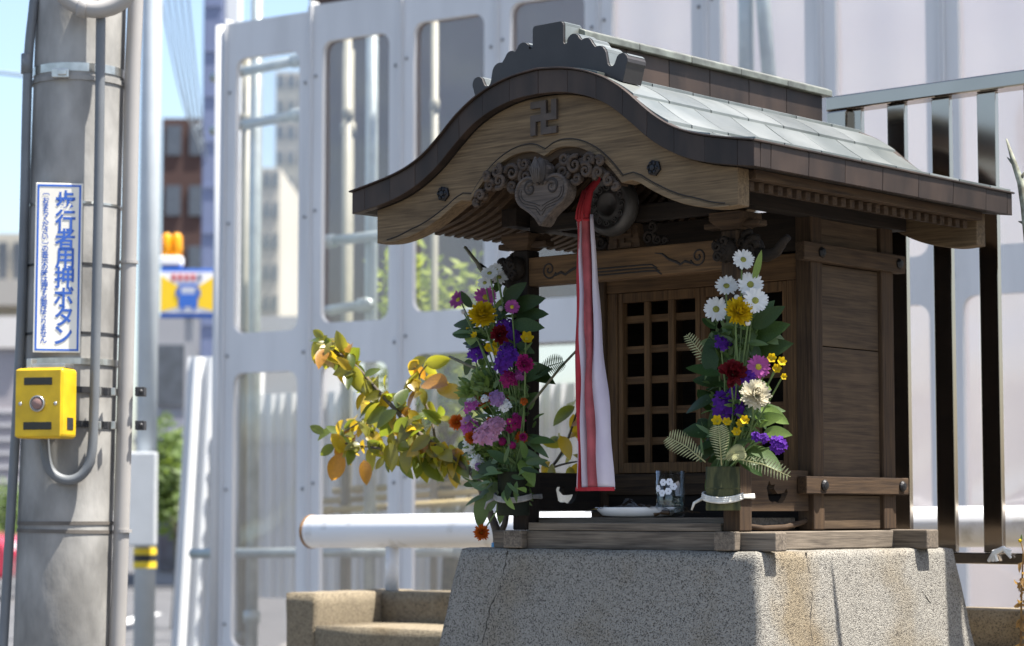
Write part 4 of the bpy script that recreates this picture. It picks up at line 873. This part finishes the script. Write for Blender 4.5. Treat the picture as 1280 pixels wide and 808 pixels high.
# ================================================================== crossing pole with push button
D = 6.0; MPX = D / FPX
CONC = mat('pole_concrete', (.33, .32, .30), .85, rgb2=(.15, .145, .135), nscale=9, bump=.6, bscale=60, stretch=(1, 1, .5), detail=10)
GALV = mat('grey_conduit', (.13, .14, .15), .5, var=.2, nscale=9, bump=.05)
PVC = mat('beige_conduit', (.30, .285, .27), .5, var=.12, nscale=6)
SS = mat('steel_band', (.55, .54, .50), .3, .9, var=.3, nscale=30)
BLK = mat('black_clamp', (.03, .03, .032), .5, .3)
def wp(px, py, d=D): return W(px, py, d)
c_t, c_b = wp(99, 99), wp(82, 652); ax = (c_t - c_b) / (c_t.z - c_b.z)          # the pole leans a little
def pc(z): return c_b + ax * (z - c_b.z)
pb = pc(0.0); pole = thing('concrete_pole', 'grey concrete utility pole with conduits and steel bands', 'pole', pb)
def pr(z): return .121 - .0035 * (z - 1.0)
def P2(px, py, d): return wp(px, py, d) - pb
MB().tube([pc(z) - pb for z in (0, .8, 1.6, 2.6, 4.5, 9)], [pr(z) for z in (0, .8, 1.6, 2.6, 4.5, 9)], 48).build('shaft', CONC, pole, True)
def conduit(name, pts, r, mt, d): MB().tube([Vector(q) for q in smooth_poly([tuple(P2(x, y, d)) for x, y in pts], 2)], r, 16).build(name, mt, pole, True)
conduit('grey_pipe', [(48, -60), (42, 10), (37, 50), (34, 100), (30, 300), (24, 470), (13, 650), (4, 808), (-8, 1000)], .0125, GALV, D - .06)
MB().tube([P2(34, 68, D - .06), P2(33.5, 92, D - .06)], .0155, 16).build('pipe_joint', GALV, pole, True)
conduit('beige_pipe', [(171, -60), (169, 20), (165, 100), (161, 330), (156, 500), (152, 660), (146, 830), (140, 1000)], .0205, PVC, D - .02)
conduit('button_pipe', [(127, -60), (126, 20), (124, 200), (120, 400), (117, 540), (114, 575), (104, 594), (88, 602), (70, 597), (58, 582), (55, 545)], .0125, GALV, D - .135)
conduit('top_elbow', [(72, -14), (92, 6), (120, 14), (150, 6), (166, -16), (170, -50)], .0225, PVC, D - .16)
MB().lathe([(.024, -.012), (.026, -.01), (.026, .01), (.024, .012)], P2(104, 10, D - .16), (1, 0, -.3), 18).build('elbow_collar', PVC, pole, True)
def band(py, h, mt, name, tilt=0.0, grow=.002):
    z = wp(85, py).z; c = pc(z) - pb; q = pr(z); MB().lathe([(q + .0003, -h / 2), (q + grow, -h / 2), (q + grow, h / 2), (q + .0003, h / 2)], c, (tilt, 0, 1), 48).build(name, mt, pole)
band(94, .022, SS, 'steel_band'); band(107, .012, CONC, 'steel_band', grow=.0035)
m = MB(); c = P2(76, 92, D - .128); m.box(c.x - .022, c.x + .022, c.y - .008, c.y + .004, c.z - .012, c.z + .012); m.box(c.x - .006, c.x + .016, c.y - .013, c.y - .007, c.z - .006, c.z + .008); m.build('band_buckle', SS, pole, bevel=.002)
for py in (260, 335, 420): band(py, .006, BLK if py != 260 else SS, 'cable_tie')
for py in (654, 664): band(py, .009, mat('brown_strap', (.12, .105, .09), .7, var=.3), 'strap', .02 if py > 660 else 0)
for py in (455, 490, 532):
    band(py, .016, SS if py == 455 else BLK, 'clamp_band', grow=.004)
    if py > 460:
        m = MB(); c = P2(176, py, D - .02); m.box(c.x - .012, c.x + .012, c.y - .02, c.y + .02, c.z - .012, c.z + .012); m.ball((c.x + .004, c.y - .022, c.z), .006, 8); m.build('clamp_bolt', BLK, pole, bevel=.002)
        for k in range(3):
            m = MB(); c = P2(124 + 9 * k, py, D - .115 + .018 * k); m.box(c.x - .006, c.x + .006, c.y - .01, c.y + .004, c.z - .010, c.z + .010); m.build('clamp_lug', BLK if k % 2 else SS, pole, bevel=.0015)
for px_, py_ in ((150, 328), (150, 664)):
    m = MB(); c = P2(px_, py_, D - .02); m.lathe([(.0212, -.004), (.0235, -.004), (.0235, .004), (.0212, .004)], c + Vector(((161 - px_) * MPX * (1 if py_ < 400 else .3), 0, 0)), (0, 0, 1), 18); m.build('pipe_clip', PVC, pole)
# sign plate and its lettering
SGW = mat('sign_white', (.72, .70, .64), .4, rgb2=(.62, .58, .50), nscale=4); SGB = mat('sign_blue', (.02, .10, .42), .45); LTB = mat('lettering_blue', (.025, .09, .36), .5)
ds = D - .132; tl_, tr2, bl_, br2 = wp(46, 229, ds), wp(104, 229, ds), wp(41, 441, ds), wp(100, 441, ds)
sign = thing('push_button_sign', 'narrow white sign with blue border and vertical Japanese lettering on the pole', 'sign', (bl_ + br2) / 2)
ux = (tr2 - tl_); sw = ux.length; uz = ((tl_ + tr2) - (bl_ + br2)) / 2; sh = uz.length
sign.matrix_world = Matrix.Translation((bl_ + br2) / 2) @ Matrix((ux.normalized(), Vector((0, 1, 0)), uz.normalized())).transposed().to_4x4() @ Matrix.Rotation(R(8), 4, 'Z')
MB().box(-sw / 2, sw / 2, 0, .004, 0, sh).build('plate', SGW, sign, bevel=.0015)
m = MB(); e, t_ = .0045, .0048
for x0, x1, z0, z1 in ((-sw / 2 + e, sw / 2 - e, e, e + t_), (-sw / 2 + e, sw / 2 - e, sh - e - t_, sh - e), (-sw / 2 + e, -sw / 2 + e + t_, e + t_, sh - e - t_), (sw / 2 - e - t_, sw / 2 - e, e + t_, sh - e - t_)): m.box(x0, x1, -.0008, .001, z0, z1)
m.build('border', SGB, sign)
def glyphs(text, x, ztop, zbot, size, weight, narrow, rot=()):
    n_ = len(text); objs = []
    for i, ch in enumerate(text):
        cu = bpy.data.curves.new('glyph', 'FONT'); cu.body = ch; cu.size = size; cu.align_x = 'CENTER'; cu.offset = weight; cu.resolution_u = 3
        o = bpy.data.objects.new('glyph', cu); col.objects.link(o); objs.append((o, i))
    dg = bpy.context.evaluated_depsgraph_get(); mb = MB()
    for o, i in objs:
        me = bpy.data.meshes.new_from_object(o.evaluated_get(dg)); zc = lerp(ztop, zbot, (i + .5) / n_)
        if len(me.vertices):
            xs_ = [v.co.x for v in me.vertices]; ys_ = [v.co.y for v in me.vertices]; mx_, my_ = (min(xs_) + max(xs_)) / 2, (min(ys_) + max(ys_)) / 2
            k = text[i] in rot
            vs = [((((v.co.y - my_) if k else (v.co.x - mx_)) * narrow) + x, -.0011, zc + (-(v.co.x - mx_) if k else (v.co.y - my_))) for v in me.vertices]
            mb.add(vs, [tuple(p.vertices) for p in me.polygons])
        bpy.data.meshes.remove(me); cu = o.data; bpy.data.objects.remove(o); bpy.data.curves.remove(cu)
    return mb
glyphs('歩行者用押ボタン', sw * .135, sh - .022, .020, .058, .0012, .90).build('lettering', LTB, sign)
glyphs('〔おまちください〕の表示の時は押す必要はありません', -sw * .28, sh - .022, .024, .0190, .0004, .95, '〔〕').build('lettering', LTB, sign)
# push button box
YEL = mat('yellow_enamel', (.66, .42, .004), .42, var=.3, nscale=14, bump=.1, bscale=40)
fb_ = wp(47.5, 548, D - .23); bxw = 66 * (D - .23) / FPX; bxh = 88 * (D - .23) / FPX
box = thing('push_button_box', 'yellow pedestrian push button box with red button on the pole', 'button box', fb_, R(-14))
MB().box(-bxw / 2, bxw / 2, 0, .085, 0, bxh).build('case', YEL, box, bevel=.010, seg=3)
MB().box(-bxw / 2 + .004, bxw / 2 - .004, -.004, .0005, .004, bxh - .004).build('face_plate', YEL, box, bevel=.003)
for z0 in (.024, bxh - .040): MB().box(-bxw * .29, bxw * .29, -.0062, -.0035, z0 - .003, z0 + .016).build('black_window', mat('black_window', (.012, .011, .01), .25), box, bevel=.0015)
MB().lathe([(.0205, 0), (.0205, .006), (.0175, .008), (.0165, .004), (.0, .004)], (0, -.0035, bxh * .49), (0, -1, 0), 28).build('button_ring', SS, box, True, .0008)
MB().lathe([(.0150, 0), (.0150, .0045), (.012, .007), (0, .0075)], (0, -.0045, bxh * .49), (0, -1, 0), 24).build('button', mat('dull_button', (.24, .14, .12), .5, var=.2), box, True)
for sx in (-1, 1): MB().lathe([(.0052, 0), (.0048, .002), (0, .0026)], (sx * bxw * .36, -.0038, bxh * .49), (0, -1, 0), 12).build('screw', SS, box, True)
MB().box(bxw / 2 - .001, bxw / 2 + .0012, .025, .060, .022, .052).build('rating_plate', BLK, box)
m = MB(); m.box(-.03, .06, .02, .075, bxh + .0005, bxh + .012); m.box(-.045, -.03, .02, .05, bxh + .0005, bxh + .025); m.build('mounting_bracket', SS, box, bevel=.002)

# ================================================================== hoarding with clear windows
HO = R(56); HD = Vector((math.sin(HO), -math.cos(HO), 0)); H0 = W(276, 640, 10.45); H0.z = 0; HRZ = math.atan2(HD.y, HD.x)
STEELW = mat('hoarding_white', (.56, .56, .565), .5, var=.14, nscale=7, bump=.05, bscale=10, stretch=(1, 1, .18))
PANE = glassy('acrylic_pane', (.95, .94, .93), .22, .05, .35, .03)
def rr_hole(x0, x1, z0, z1, r, n=5):
    return [p for cx_, cz_, a in ((x1 - r, z1 - r, 0), (x0 + r, z1 - r, 90), (x0 + r, z0 + r, 180), (x1 - r, z0 + r, 270)) for p in arc(cx_, cz_, r, a, a + 90, n)]
def ring(m, outer, hole, y0, y1):
    X0, X1, Z0, Z1 = outer; cx_ = (X0 + X1) / 2; n_ = len(hole)
    q = n_ // 4; o = []
    for i, (x, z) in enumerate(hole):
        s_, k = divmod(i, q); t = k / (q - 1)
        o.append([(X1, lerp(z, Z1, t)) if t < .5 else (lerp(X1, x, 0) if t == .5 else x, Z1), (x, Z1) if t < .5 else (X0, z), (X0, z) if t < .5 else (x, Z0), (x, Z0) if t < .5 else (X1, z)][s_])
    o = []
    cs = [(X1, Z1), (X0, Z1), (X0, Z0), (X1, Z0)]; hc = [hole[0], hole[q], hole[2 * q], hole[3 * q]]
    for i, (x, z) in enumerate(hole):
        s_, k = divmod(i, q); t = k / (q - 1); c = cs[s_]
        st = [(X1, z), (x, Z1), (X0, z), (x, Z0)][s_]; en = [(x, Z1), (X0, z), (x, Z0), (X1, z)][s_]
        o.append(tuple(lerp(a, b, t * 2) for a, b in zip(st, c)) if t < .5 else tuple(lerp(a, b, t * 2 - 1) for a, b in zip(c, en)))
    vs = [(x, y, z) for y in (y0, y1) for l_ in (o, hole) for x, z in l_]; N = n_
    fs = []
    for i in range(N):
        j = (i + 1) % N; fs += [(i, j, N + j, N + i), (2 * N + i, 3 * N + i, 3 * N + j, 2 * N + j), (N + i, N + j, 3 * N + j, 3 * N + i), (i, 2 * N + i, 2 * N + j, j)]
    m.add(vs, fs)
proto = thing('site_hoarding', 'x', 'hoarding', group='steel sections of the site hoarding')
m = MB(); up_h = rr_hole(.065, .435, 1.80, 3.05, .05); lo_h = rr_hole(.065, .435, .40, 1.62, .05)
ring(m, (.012, .488, 1.715, 3.22), up_h, 0, .025); ring(m, (.012, .488, .12, 1.7149), lo_h, 0, .025)
m.build('frame', STEELW, proto)
for sx in (0, 1): MB().box(.001 + sx * .4875, .0118 + sx * .4875, -.012, .045, .10, 3.24).build('flange', STEELW, proto, bevel=.003)
for z0, z1 in ((1.78, 3.07), (.38, 1.64)): MB().box(.050, .450, .0265, .0295, z0, z1).build('pane', PANE, proto)
m = MB()
for zz in (.5, 1.1, 1.7, 2.3, 2.9): m.ball((.03, -.002, zz), .008, 6); m.ball((.47, -.002, zz), .008, 6)
m.build('rivets', mat('rivet_steel', (.22, .22, .23), .5, .5), proto)
for k in range(9):
    o = proto if k == 0 else copy_tree(proto); o.location = H0 + HD * (.5 * k) + Vector((0, 0, .024 * k)); o.rotation_euler = (0, 0, HRZ); o['label'] = 'white steel hoarding section with two rounded clear windows, %s the corner post' % ('next to' if k == 0 else ('second', 'third', 'fourth', 'fifth', 'sixth', 'seventh', 'eighth', 'ninth')[k - 1] + ' from')
cpst = thing('hoarding_corner', 'rounded white corner post at the street end of the hoarding', 'post', H0 - HD * .02, HRZ)
MB().tube([(-.02, .03, .1), (-.02, .03, 3.22)], .035, 16).build('tube', STEELW, cpst, True)

# ------------------------------------------------------------------ the site behind the hoarding
HN = Vector((-HD.y, HD.x, 0))                              # away from the camera
def HP(t, back, z): return H0 + HD * t + HN * back + Vector((0, 0, z))
def sheet_wall(name, label, cat, t0, t1, back, z0, z1, mt, wave=.0, pitch=.09, group=None):
    m = MB(); n = int((t1 - t0) / .02); vs = []
    for i in range(n + 1):
        x = (t1 - t0) * i / n; y = wave * (1 if (x / pitch) % 1 < .5 else -1) if wave > .004 else wave * math.sin(x * 21)
        vs += [(x, y, z0), (x, y, z1)]
    m.add(vs, [(2 * i, 2 * i + 2, 2 * i + 3, 2 * i + 1) for i in range(n)]); o = m.build(name, mt); sd = o.modifiers.new('thick', 'SOLIDIFY'); sd.thickness = .004
    o.location = HP(t0, back, 0); o.rotation_euler = (0, 0, HRZ); return tag(o, label, cat, group)
PALE = mat('pale_sheet', (.82, .78, .78), .8, var=.05, nscale=3, transl=(.6, (.92, .88, .87)))
MAUVE = mat('mauve_mesh', (.14, .095, .08), .85, var=.4, nscale=1.5, transl=(.35, (.20, .135, .115)))
sheet_wall('dust_sheet', 'pale translucent dust sheet hung behind the hoarding windows', 'sheet', 1.16, 6.0, 1.3, .0, 5.2, PALE, .003)
sheet_wall('mesh_sheet', 'mauve grey mesh sheet hung on the scaffold behind the hoarding', 'sheet', -1.62, 1.1, 2.6, 1.9, 6.5, MAUVE, .003)
CORR = mat('white_corrugated', (.62, .63, .64), .5, var=.08, nscale=2)
sheet_wall('corrugated_sheet', 'white corrugated sheet wall low behind the hoarding windows', 'sheet', -1.3, 1.0, 1.5, .55, 1.62, CORR, .012, .07)
SCAF = mat('scaffold_pipe', (.42, .47, .47), .4, .5, var=.25, nscale=12)
def pipe(p, q, r, label, mt=SCAF, group='scaffold pipes behind the hoarding', cat='pipe', name='scaffold_pipe'):
    p, q = Vector(p), Vector(q); m = MB(); m.tube([Vector((0, 0, 0)), (q - p) * .5, q - p], r, 12); cdir = (q - p).normalized()
    for t in (.12, .88): m.lathe([(r * 1.0, -.03), (r * 1.35, -.026), (r * 1.35, .026), (r, .03)], (q - p) * t, cdir, 12)
    o = m.build(name, mt, None, True); o.location = p; return tag(o, label, cat, group)
for (t, bk, w8) in ((-.28, .55, 'first'), (.42, .55, 'second'), (1.02, .7, 'third')): pipe(HP(t, bk, 0), HP(t, bk, 4.2), .03, 'upright grey scaffold pipe behind the hoarding, %s from the corner post' % w8)
for (z, t0, t1, w8) in ((3.10, -.5, .1, 'uppermost of the level pipes near the corner post'), (2.84, -.5, .1, 'just below the uppermost pipe near the corner post'), (2.25, .1, 1.2, 'at the middle of the upper windows'), (1.92, .08, .48, 'along the foot of the upper windows'), (1.86, .55, 1.2, 'just behind the lime green tree'), (.80, -.6, 1.2, 'low behind the lower windows')): pipe(HP(t0, .48, z), HP(t1, .48, z + .03), .024, 'level grey scaffold pipe ' + w8)
CREAM = mat('cream_pipe', (.26, .25, .20), .5, var=.2)
for (t, bk, r_, w8) in ((-.40, .62, .026, 'nearest the corner post'), (.12, .75, .022, 'second from the corner post'), (.60, .8, .018, 'third from the corner post'), (-.15, 1.1, .03, 'furthest back')): pipe(HP(t, bk, 0), HP(t, bk, 3.3), r_, 'upright cream drain pipe behind the hoarding, ' + w8, CREAM, 'cream pipes behind the hoarding')
pipe(HP(2.20, .9, 2.0), HP(2.20, .9, 4.6), .035, 'thick upright pipe in front of the pale dust sheet')
pipe(HP(2.36, .9, 2.2), HP(2.20, .86, 4.6), .032, 'leaning brace pipe in front of the pale dust sheet')
pipe(HP(3.05, .62, 1.93), HP(6.0, .62, 2.1), .035, 'level white pipe behind the hoarding beside the steel fence', mat('pipe_white', (.7, .7, .68), .5))
for k in range(3): pipe(HP(-.1, .7 + .12 * k, 1.0 + .05 * k), HP(1.2, .7 + .12 * k, 1.06 + .05 * k), .016, 'yellow pole lying level behind the hoarding, %s of three' % ('lowest', 'middle', 'highest')[k], mat('yellow_pole', (.40, .32, .16), .6), 'bundled yellow poles', 'pole', 'site_pole')
def leafy(root, c, rad, n, mt, size, name='crown'):
    m = MB()
    lobes = [Vector((random.uniform(-.6, .6), random.uniform(-.6, .6), random.uniform(-.6, .6))) for _ in range(9)]
    for k in range(n):
        lb_ = random.choice(lobes); d = Vector((random.gauss(0, 1), random.gauss(0, 1), random.gauss(0, 1))).normalized() * random.random() ** .4 * .5
        p = Vector(((lb_.x + d.x) * rad[0], (lb_.y + d.y) * rad[1], (lb_.z + d.z) * rad[2])) + Vector(c)
        u = Vector((random.uniform(-1, 1), random.uniform(-1, 1), random.uniform(-.6, .8))).normalized(); w_ = u.orthogonal().normalized(); s_ = size * random.uniform(.6, 1.3)
        m.add([p, p + (u + w_ * .45) * s_ * .5, p + u * s_, p + (u - w_ * .45) * s_ * .5], [(0, 1, 2, 3)])
    return m.build(name, mt, root)
LIME = mat('lime_foliage', (.26, .32, .03), .6, var=.3, nscale=6, transl=(.5, (.60, .70, .04)))
GRN = mat('street_foliage', (.10, .16, .035), .6, var=.45, nscale=3, transl=(.35, (.25, .34, .05)))
def tree_at(p, h, rad, label, mt=LIME, size=.09, n=2600, group=None):
    t = thing('young_tree' if h < 3 else 'street_tree', label, 'tree', (p.x, p.y, 0), group=group)
    m = MB(); m.tube([(0, 0, 0), (.03, 0, h * .45), (-.02, .02, h * .8), (.02, 0, h)], [.05, .045, .03, .012], 8)
    for a in range(5): m.tube([(0, 0, h * (.5 + .08 * a)), (rad[0] * .5 * math.cos(a * 2.2), rad[1] * .5 * math.sin(a * 2.2), h * (.68 + .07 * a))], [.022, .006], 6)
    m.build('trunk', TWIG, t, True); leafy(t, (0, 0, h), rad, n, mt, size); return t
p = HP(.56, .95, 0); tree_at(p, 1.74, (.34, .26, .52), 'lime green young tree seen through the hoarding windows', LIME, .07, 2600)
# high building with balconies far behind
def tower(px0, px1, pytop, d, name, label, body, storeys, bays, depth=10.0, base_z=0.0, slab=None):
    a, b = W(px0, pytop, d), W(px1, pytop, d); w_ = b.x - a.x; hgt = a.z - base_z
    t = thing(name, label, 'building', ((a.x + b.x) / 2, d, base_z)); MB().box(-w_ / 2, w_ / 2, 0, depth, 0, hgt).build('wall', body, t)
    gw = mat('dark_window', (.10, .11, .13), .15, var=.3); sb = slab or body
    fh = hgt / storeys; bw = w_ / bays
    for i in range(storeys):
        if slab: MB().box(-w_ / 2 - .15, w_ / 2 + .15, -1.0, -.01, i * fh + .05, i * fh + fh * .36).build('balcony', sb, t)
        for j in range(bays): MB().box(-w_ / 2 + bw * (j + .18), -w_ / 2 + bw * (j + .82), -.06, .05, i * fh + fh * .38, i * fh + fh * .88).build('window', gw, t)
    return t
BEI = mat('beige_wall', (.50, .46, .38), .8, var=.1, nscale=.4); GRYW = mat('grey_wall', (.33, .33, .34), .8, var=.12, nscale=.5); BRN = mat('brown_tile_wall', (.075, .038, .03), .8, var=.15, nscale=.6)
tower(318, 350, 210, 75, 'apartment_tower', 'pale beige apartment tower, lower of two, seen through the hoarding', BEI, 12, 3)
tower(345, 384, 90, 85, 'apartment_tower', 'pale beige apartment tower, taller of two, seen through the hoarding', BEI, 18, 3)

# ================================================================== the street beyond the pole
tower(203, 262, 148, 70, 'brown_building', 'tall brown tiled building with dark top floor down the street', BRN, 7, 2, 14)
NAVY = mat('blue_grey_column', (.16, .19, .30), .5, var=.1, nscale=1)
o = thing('blue_tower', 'blue grey steel tower column behind the bus sign', 'tower', W(264, 640, 30)); o.location.z = 0
MB().box(-.17, .10, 0, .4, 0, 9).build('column', NAVY, o, bevel=.02); MB().box(.105, .30, .05, .35, 0, 9).build('pale_column', CORR, o, bevel=.02)
for k in range(14): MB().box(-.15, .08, -.02, -.001, .4 + .6 * k, .46 + .6 * k).build('joint', NAVY, o)
# bus sign with warning lamps
ds = 18.0; s0, s1 = W(200, 397, ds), W(271, 336, ds); bs = thing('bus_sign', 'yellow and blue sign board with a bus picture down the street', 'sign', ((s0.x + s1.x) / 2, ds, s0.z)); w_, h_ = s1.x - s0.x, s1.z - s0.z
BLU = mat('sign_board_blue', (.03, .12, .45), .5); YS = mat('sign_board_yellow', (.80, .52, .01), .5); WS = mat('sign_board_white', (.78, .76, .76), .5); RS = mat('sign_board_red', (.55, .03, .04), .5)
MB().box(-w_ / 2, w_ / 2, 0, .1, 0, h_).build('board', BLU, bs, bevel=.005)
MB().box(-w_ / 2, w_ / 2, -.006, -.001, h_ * .09, h_ * .93).build('white_field', WS, bs)
for sx in (-1, 1): MB().prism([(sx * w_ * .49, h_ * .12), (sx * w_ * .49, h_ * .86), (sx * w_ * .16, h_ * .62), (sx * w_ * .14, h_ * .22)], -.010, -.0065).build('yellow_field', YS, bs)
m = MB(); bw, bh = w_ * .34, h_ * .46; m.box(-bw / 2, bw / 2, -.014, -.0105, h_ * .22, h_ * .22 + bh * .55); m.box(-bw / 2, -bw / 2 + bw * .12, -.014, -.0105, h_ * .22 + bh * .55, h_ * .22 + bh); m.box(bw / 2 - bw * .12, bw / 2, -.014, -.0105, h_ * .22 + bh * .55, h_ * .22 + bh); m.box(-bw / 2 + bw * .12, bw / 2 - bw * .12, -.014, -.0105, h_ * .22 + bh * .86, h_ * .22 + bh)
for sx in (-1, 1): m.box(sx * bw * .3 - bw * .1, sx * bw * .3 + bw * .1, -.014, -.0105, h_ * .14, h_ * .2199); m.box(sx * bw * .58 - bw * .06, sx * bw * .58 + bw * .06, -.014, -.0105, h_ * .42, h_ * .58)
m.build('bus_picture', BLU, bs)
for k in range(5):
    m = MB(); c = -w_ * .26 + k * w_ * .115; z = h_ * .76
    for q in range(3): m.box(c - .018, c + .018, -.012, -.0065, z + .018 * q, z + .018 * q + .008)
    m.box(c - .005, c + .005, -.0125, -.012, z - .006, z + .052); m.build('red_character', RS if k < 4 else NAVY, bs)
MB().box(-.03, .03, .02, .08, -s0.z, -.001).build('sign_post', mat('sign_post_grey', (.3, .3, .31), .6), bs)
lm = thing('warning_lamp', 'orange warning lamp standing on the bus sign', 'lamp', W(213, 336, ds))
AMB = mat('amber_lens', (.85, .42, .01), .25, var=.15, transl=(.4, (.9, .45, .01)))
MB().box(-.075, .075, .02, .12, 0, .03).build('foot', BLU, lm); MB().box(-.085, .085, .0, .14, .0305, .10).build('body', WS, lm, bevel=.01)
for sx in (-1, 1): MB().lathe([(.0, .0), (.04, .0), (.045, .06), (.04, .16), (.02, .185), (0, .19)], (sx * .04, .07, .1005), (0, 0, 1), 14).build('lens', AMB, lm, True)
# shop block below the sign
sb = thing('shop_building', 'grey shop building with dark awning under the bus sign', 'building', (W(245, 640, 32).x, 32, 0)); 
MB().box(-.75, 1.6, 0, 6, 0, 3.7).build('wall', GRYW, sb); MB().prismx([(0, 2.30), (-.9, 1.98), (-.9, 1.90), (0, 2.05)], -.72, 1.5).build('awning', mat('dark_awning', (.035, .04, .06), .7), sb)
for k in range(2): MB().box(-.55 + .62 * k, -.10 + .62 * k, -.05, .02, 2.45, 3.3).build('window', mat('dark_window', (.10, .11, .13), .15), sb)
MB().box(-.5, .5, -.05, .02, .2, 1.8).build('shop_door', mat('dark_window', (.10, .11, .13), .15), sb)
# leaning corrugated sheets beside the hoarding
m = MB(); c0, c1 = W(232, 640, 12.5), W(272, 640, 12.5); ww = c1.x - c0.x + .25; n = 20
vs = []
for i in range(n + 1):
    x = ww * i / n; y = .02 * (1 if i % 4 < 2 else -1); vs += [(x - .05, y - .22, 0), (x, y, W(232, 475, 12.5).z)]
m.add(vs, [(2 * i, 2 * i + 2, 2 * i + 3, 2 * i + 1) for i in range(n)]); o = m.build('leaning_sheet', CORR); sd = o.modifiers.new('thick', 'SOLIDIFY'); sd.thickness = .004; o.location = (c0.x, 12.5, .125); tag(o, 'white corrugated sheets leaning at the street end of the hoarding', 'sheet')
# second pole with switch box
p = W(182, 640, 12.0); p2 = thing('steel_pole', 'slim pale steel pole with grey switch box behind the concrete pole', 'pole', (p.x, p.y, 0))
PALEP = mat('pale_pole', (.46, .50, .53), .5, var=.1); MB().tube([(0, 0, 0), (0, 0, 3), (.01, 0, 8)], [.055, .052, .045], 20).build('shaft', PALEP, p2, True)
zb0, zb1 = W(182, 682, 12).z, W(182, 566, 12).z; MB().box(-.075, .07, -.13, -.056, zb0, zb1).build('switch_box', mat('switch_box_grey', (.45, .47, .49), .5, var=.08), p2, bevel=.008)
for k, cc in enumerate(((.7, .5, .02), (.02, .02, .02), (.7, .5, .02))): MB().lathe([(.0565, 0), (.059, 0), (.059, .033), (.0565, .033)], (0, 0, zb0 - .115 + .034 * k), (0, 0, 1), 20).build('warning_stripe', mat('warn%d' % (k % 2), cc, .6), p2)
p = W(222, 640, 20); tree_at(p, 1.2, (.18, .5, .62), 'yellow green street tree beside the leaning sheets', GRN, .10, 1500)
# left of the pole
tower(-60, 32, 292, 95, 'apartment_block', 'low beige apartment block on the far side of the road', BEI, 4, 5, 14, slab=mat('balcony_grey', (.40, .37, .33), .8))
hs = thing('striped_house', 'house with pale roof and horizontal siding across the road', 'building', (W(0, 640, 40).x, 40, 0)); zz = W(0, 396, 40).z
MB().box(-3, .36, 0, 7, 0, zz - .55).build('wall', mat('siding', (.34, .31, .32), .7, var=.15, nscale=1), hs); MB().box(-3.1, .42, -.1, 7.1, zz - .549, zz).build('roof', mat('pale_roof', (.62, .58, .54), .6), hs)
for k in range(11): MB().box(-3, .362, -.04, -.002, .3 + .24 * k, .36 + .24 * k).build('siding_board', mat('siding_light', (.52, .50, .50), .7), hs)
p = W(-6, 640, 30); tree_at(p, .95, (.32, .6, .62), 'rounded green bush by the far kerb of the road', GRN, .10, 1600)
cp = W(-8, 640, 26); car = thing('parked_car', 'small red and white car on the far side of the road', 'car', (cp.x - 1.42, 26, 0))
RED = mat('red_car_paint', (.45, .03, .06), .25, coat=.5); 
MB().prism([(-1.7, .25), (1.55, .25), (1.62, .55), (1.5, .72), (.9, .80), (-1.65, .82), (-1.75, .5)], 0, 1.5).build('body', RED, car, bevel=.06, seg=3)
MB().prism([(-1.6, .8201), (.85, .8001), (.35, 1.28), (-1.35, 1.30)], .1, 1.4).build('cabin', mat('dark_window', (.10, .11, .13), .15), car, bevel=.06, seg=3)
MB().prism([(-1.30, 1.301), (.30, 1.281), (.2, 1.34), (-1.2, 1.36)], .12, 1.38).build('roof', mat('white_car_paint', (.75, .75, .75), .3, coat=.4), car, bevel=.02)
for x in (-1.1, 1.05):
    wh = MB().lathe([(.0, -.02), (.17, -.02), (.28, 0), (.29, .08), (.28, .18), (0, .18)], (x, .0, .29), (0, 1, 0), 24).build('wheel', mat('tyre', (.02, .02, .02), .8), car, True); MB().lathe([(0, -.03), (.15, -.028), (.16, -.021)], (x, 0, .29), (0, 1, 0), 18).build('rim', SS, wh, True)
MB().box(1.50, 1.60, .15, .4, .55, .66).build('headlight', WS, car, bevel=.02); MB().box(1.50, 1.60, 1.1, 1.35, .55, .66).build('headlight', WS, car, bevel=.02)
# overhead wires
for k in range(5):
    a_, b_ = W(195 + 9 * k, -40, 20), W(262 + 4 * k, 120 + 22 * k, 45); pts = [a_.lerp(b_, t / 12) - Vector((0, 0, 1.0 * math.sin(math.pi * t / 12))) - a_ for t in range(13)]
    o = MB().tube(pts, .012, 6).build('overhead_wire', mat('wire_grey', (.25, .30, .34), .6), None, True); o.location = a_; tag(o, 'thin sagging overhead wire crossing the sky beside the brown building', 'wire', 'overhead wires')
a_, b_ = W(-40, 86, 22), W(60, 98, 20); o = MB().tube([Vector((0, 0, 0)), b_ - a_], .016, 6).build('overhead_wire', mat('wire_grey', (.25, .30, .34), .6), None, True); o.location = a_; tag(o, 'single overhead wire running to the concrete pole', 'wire')
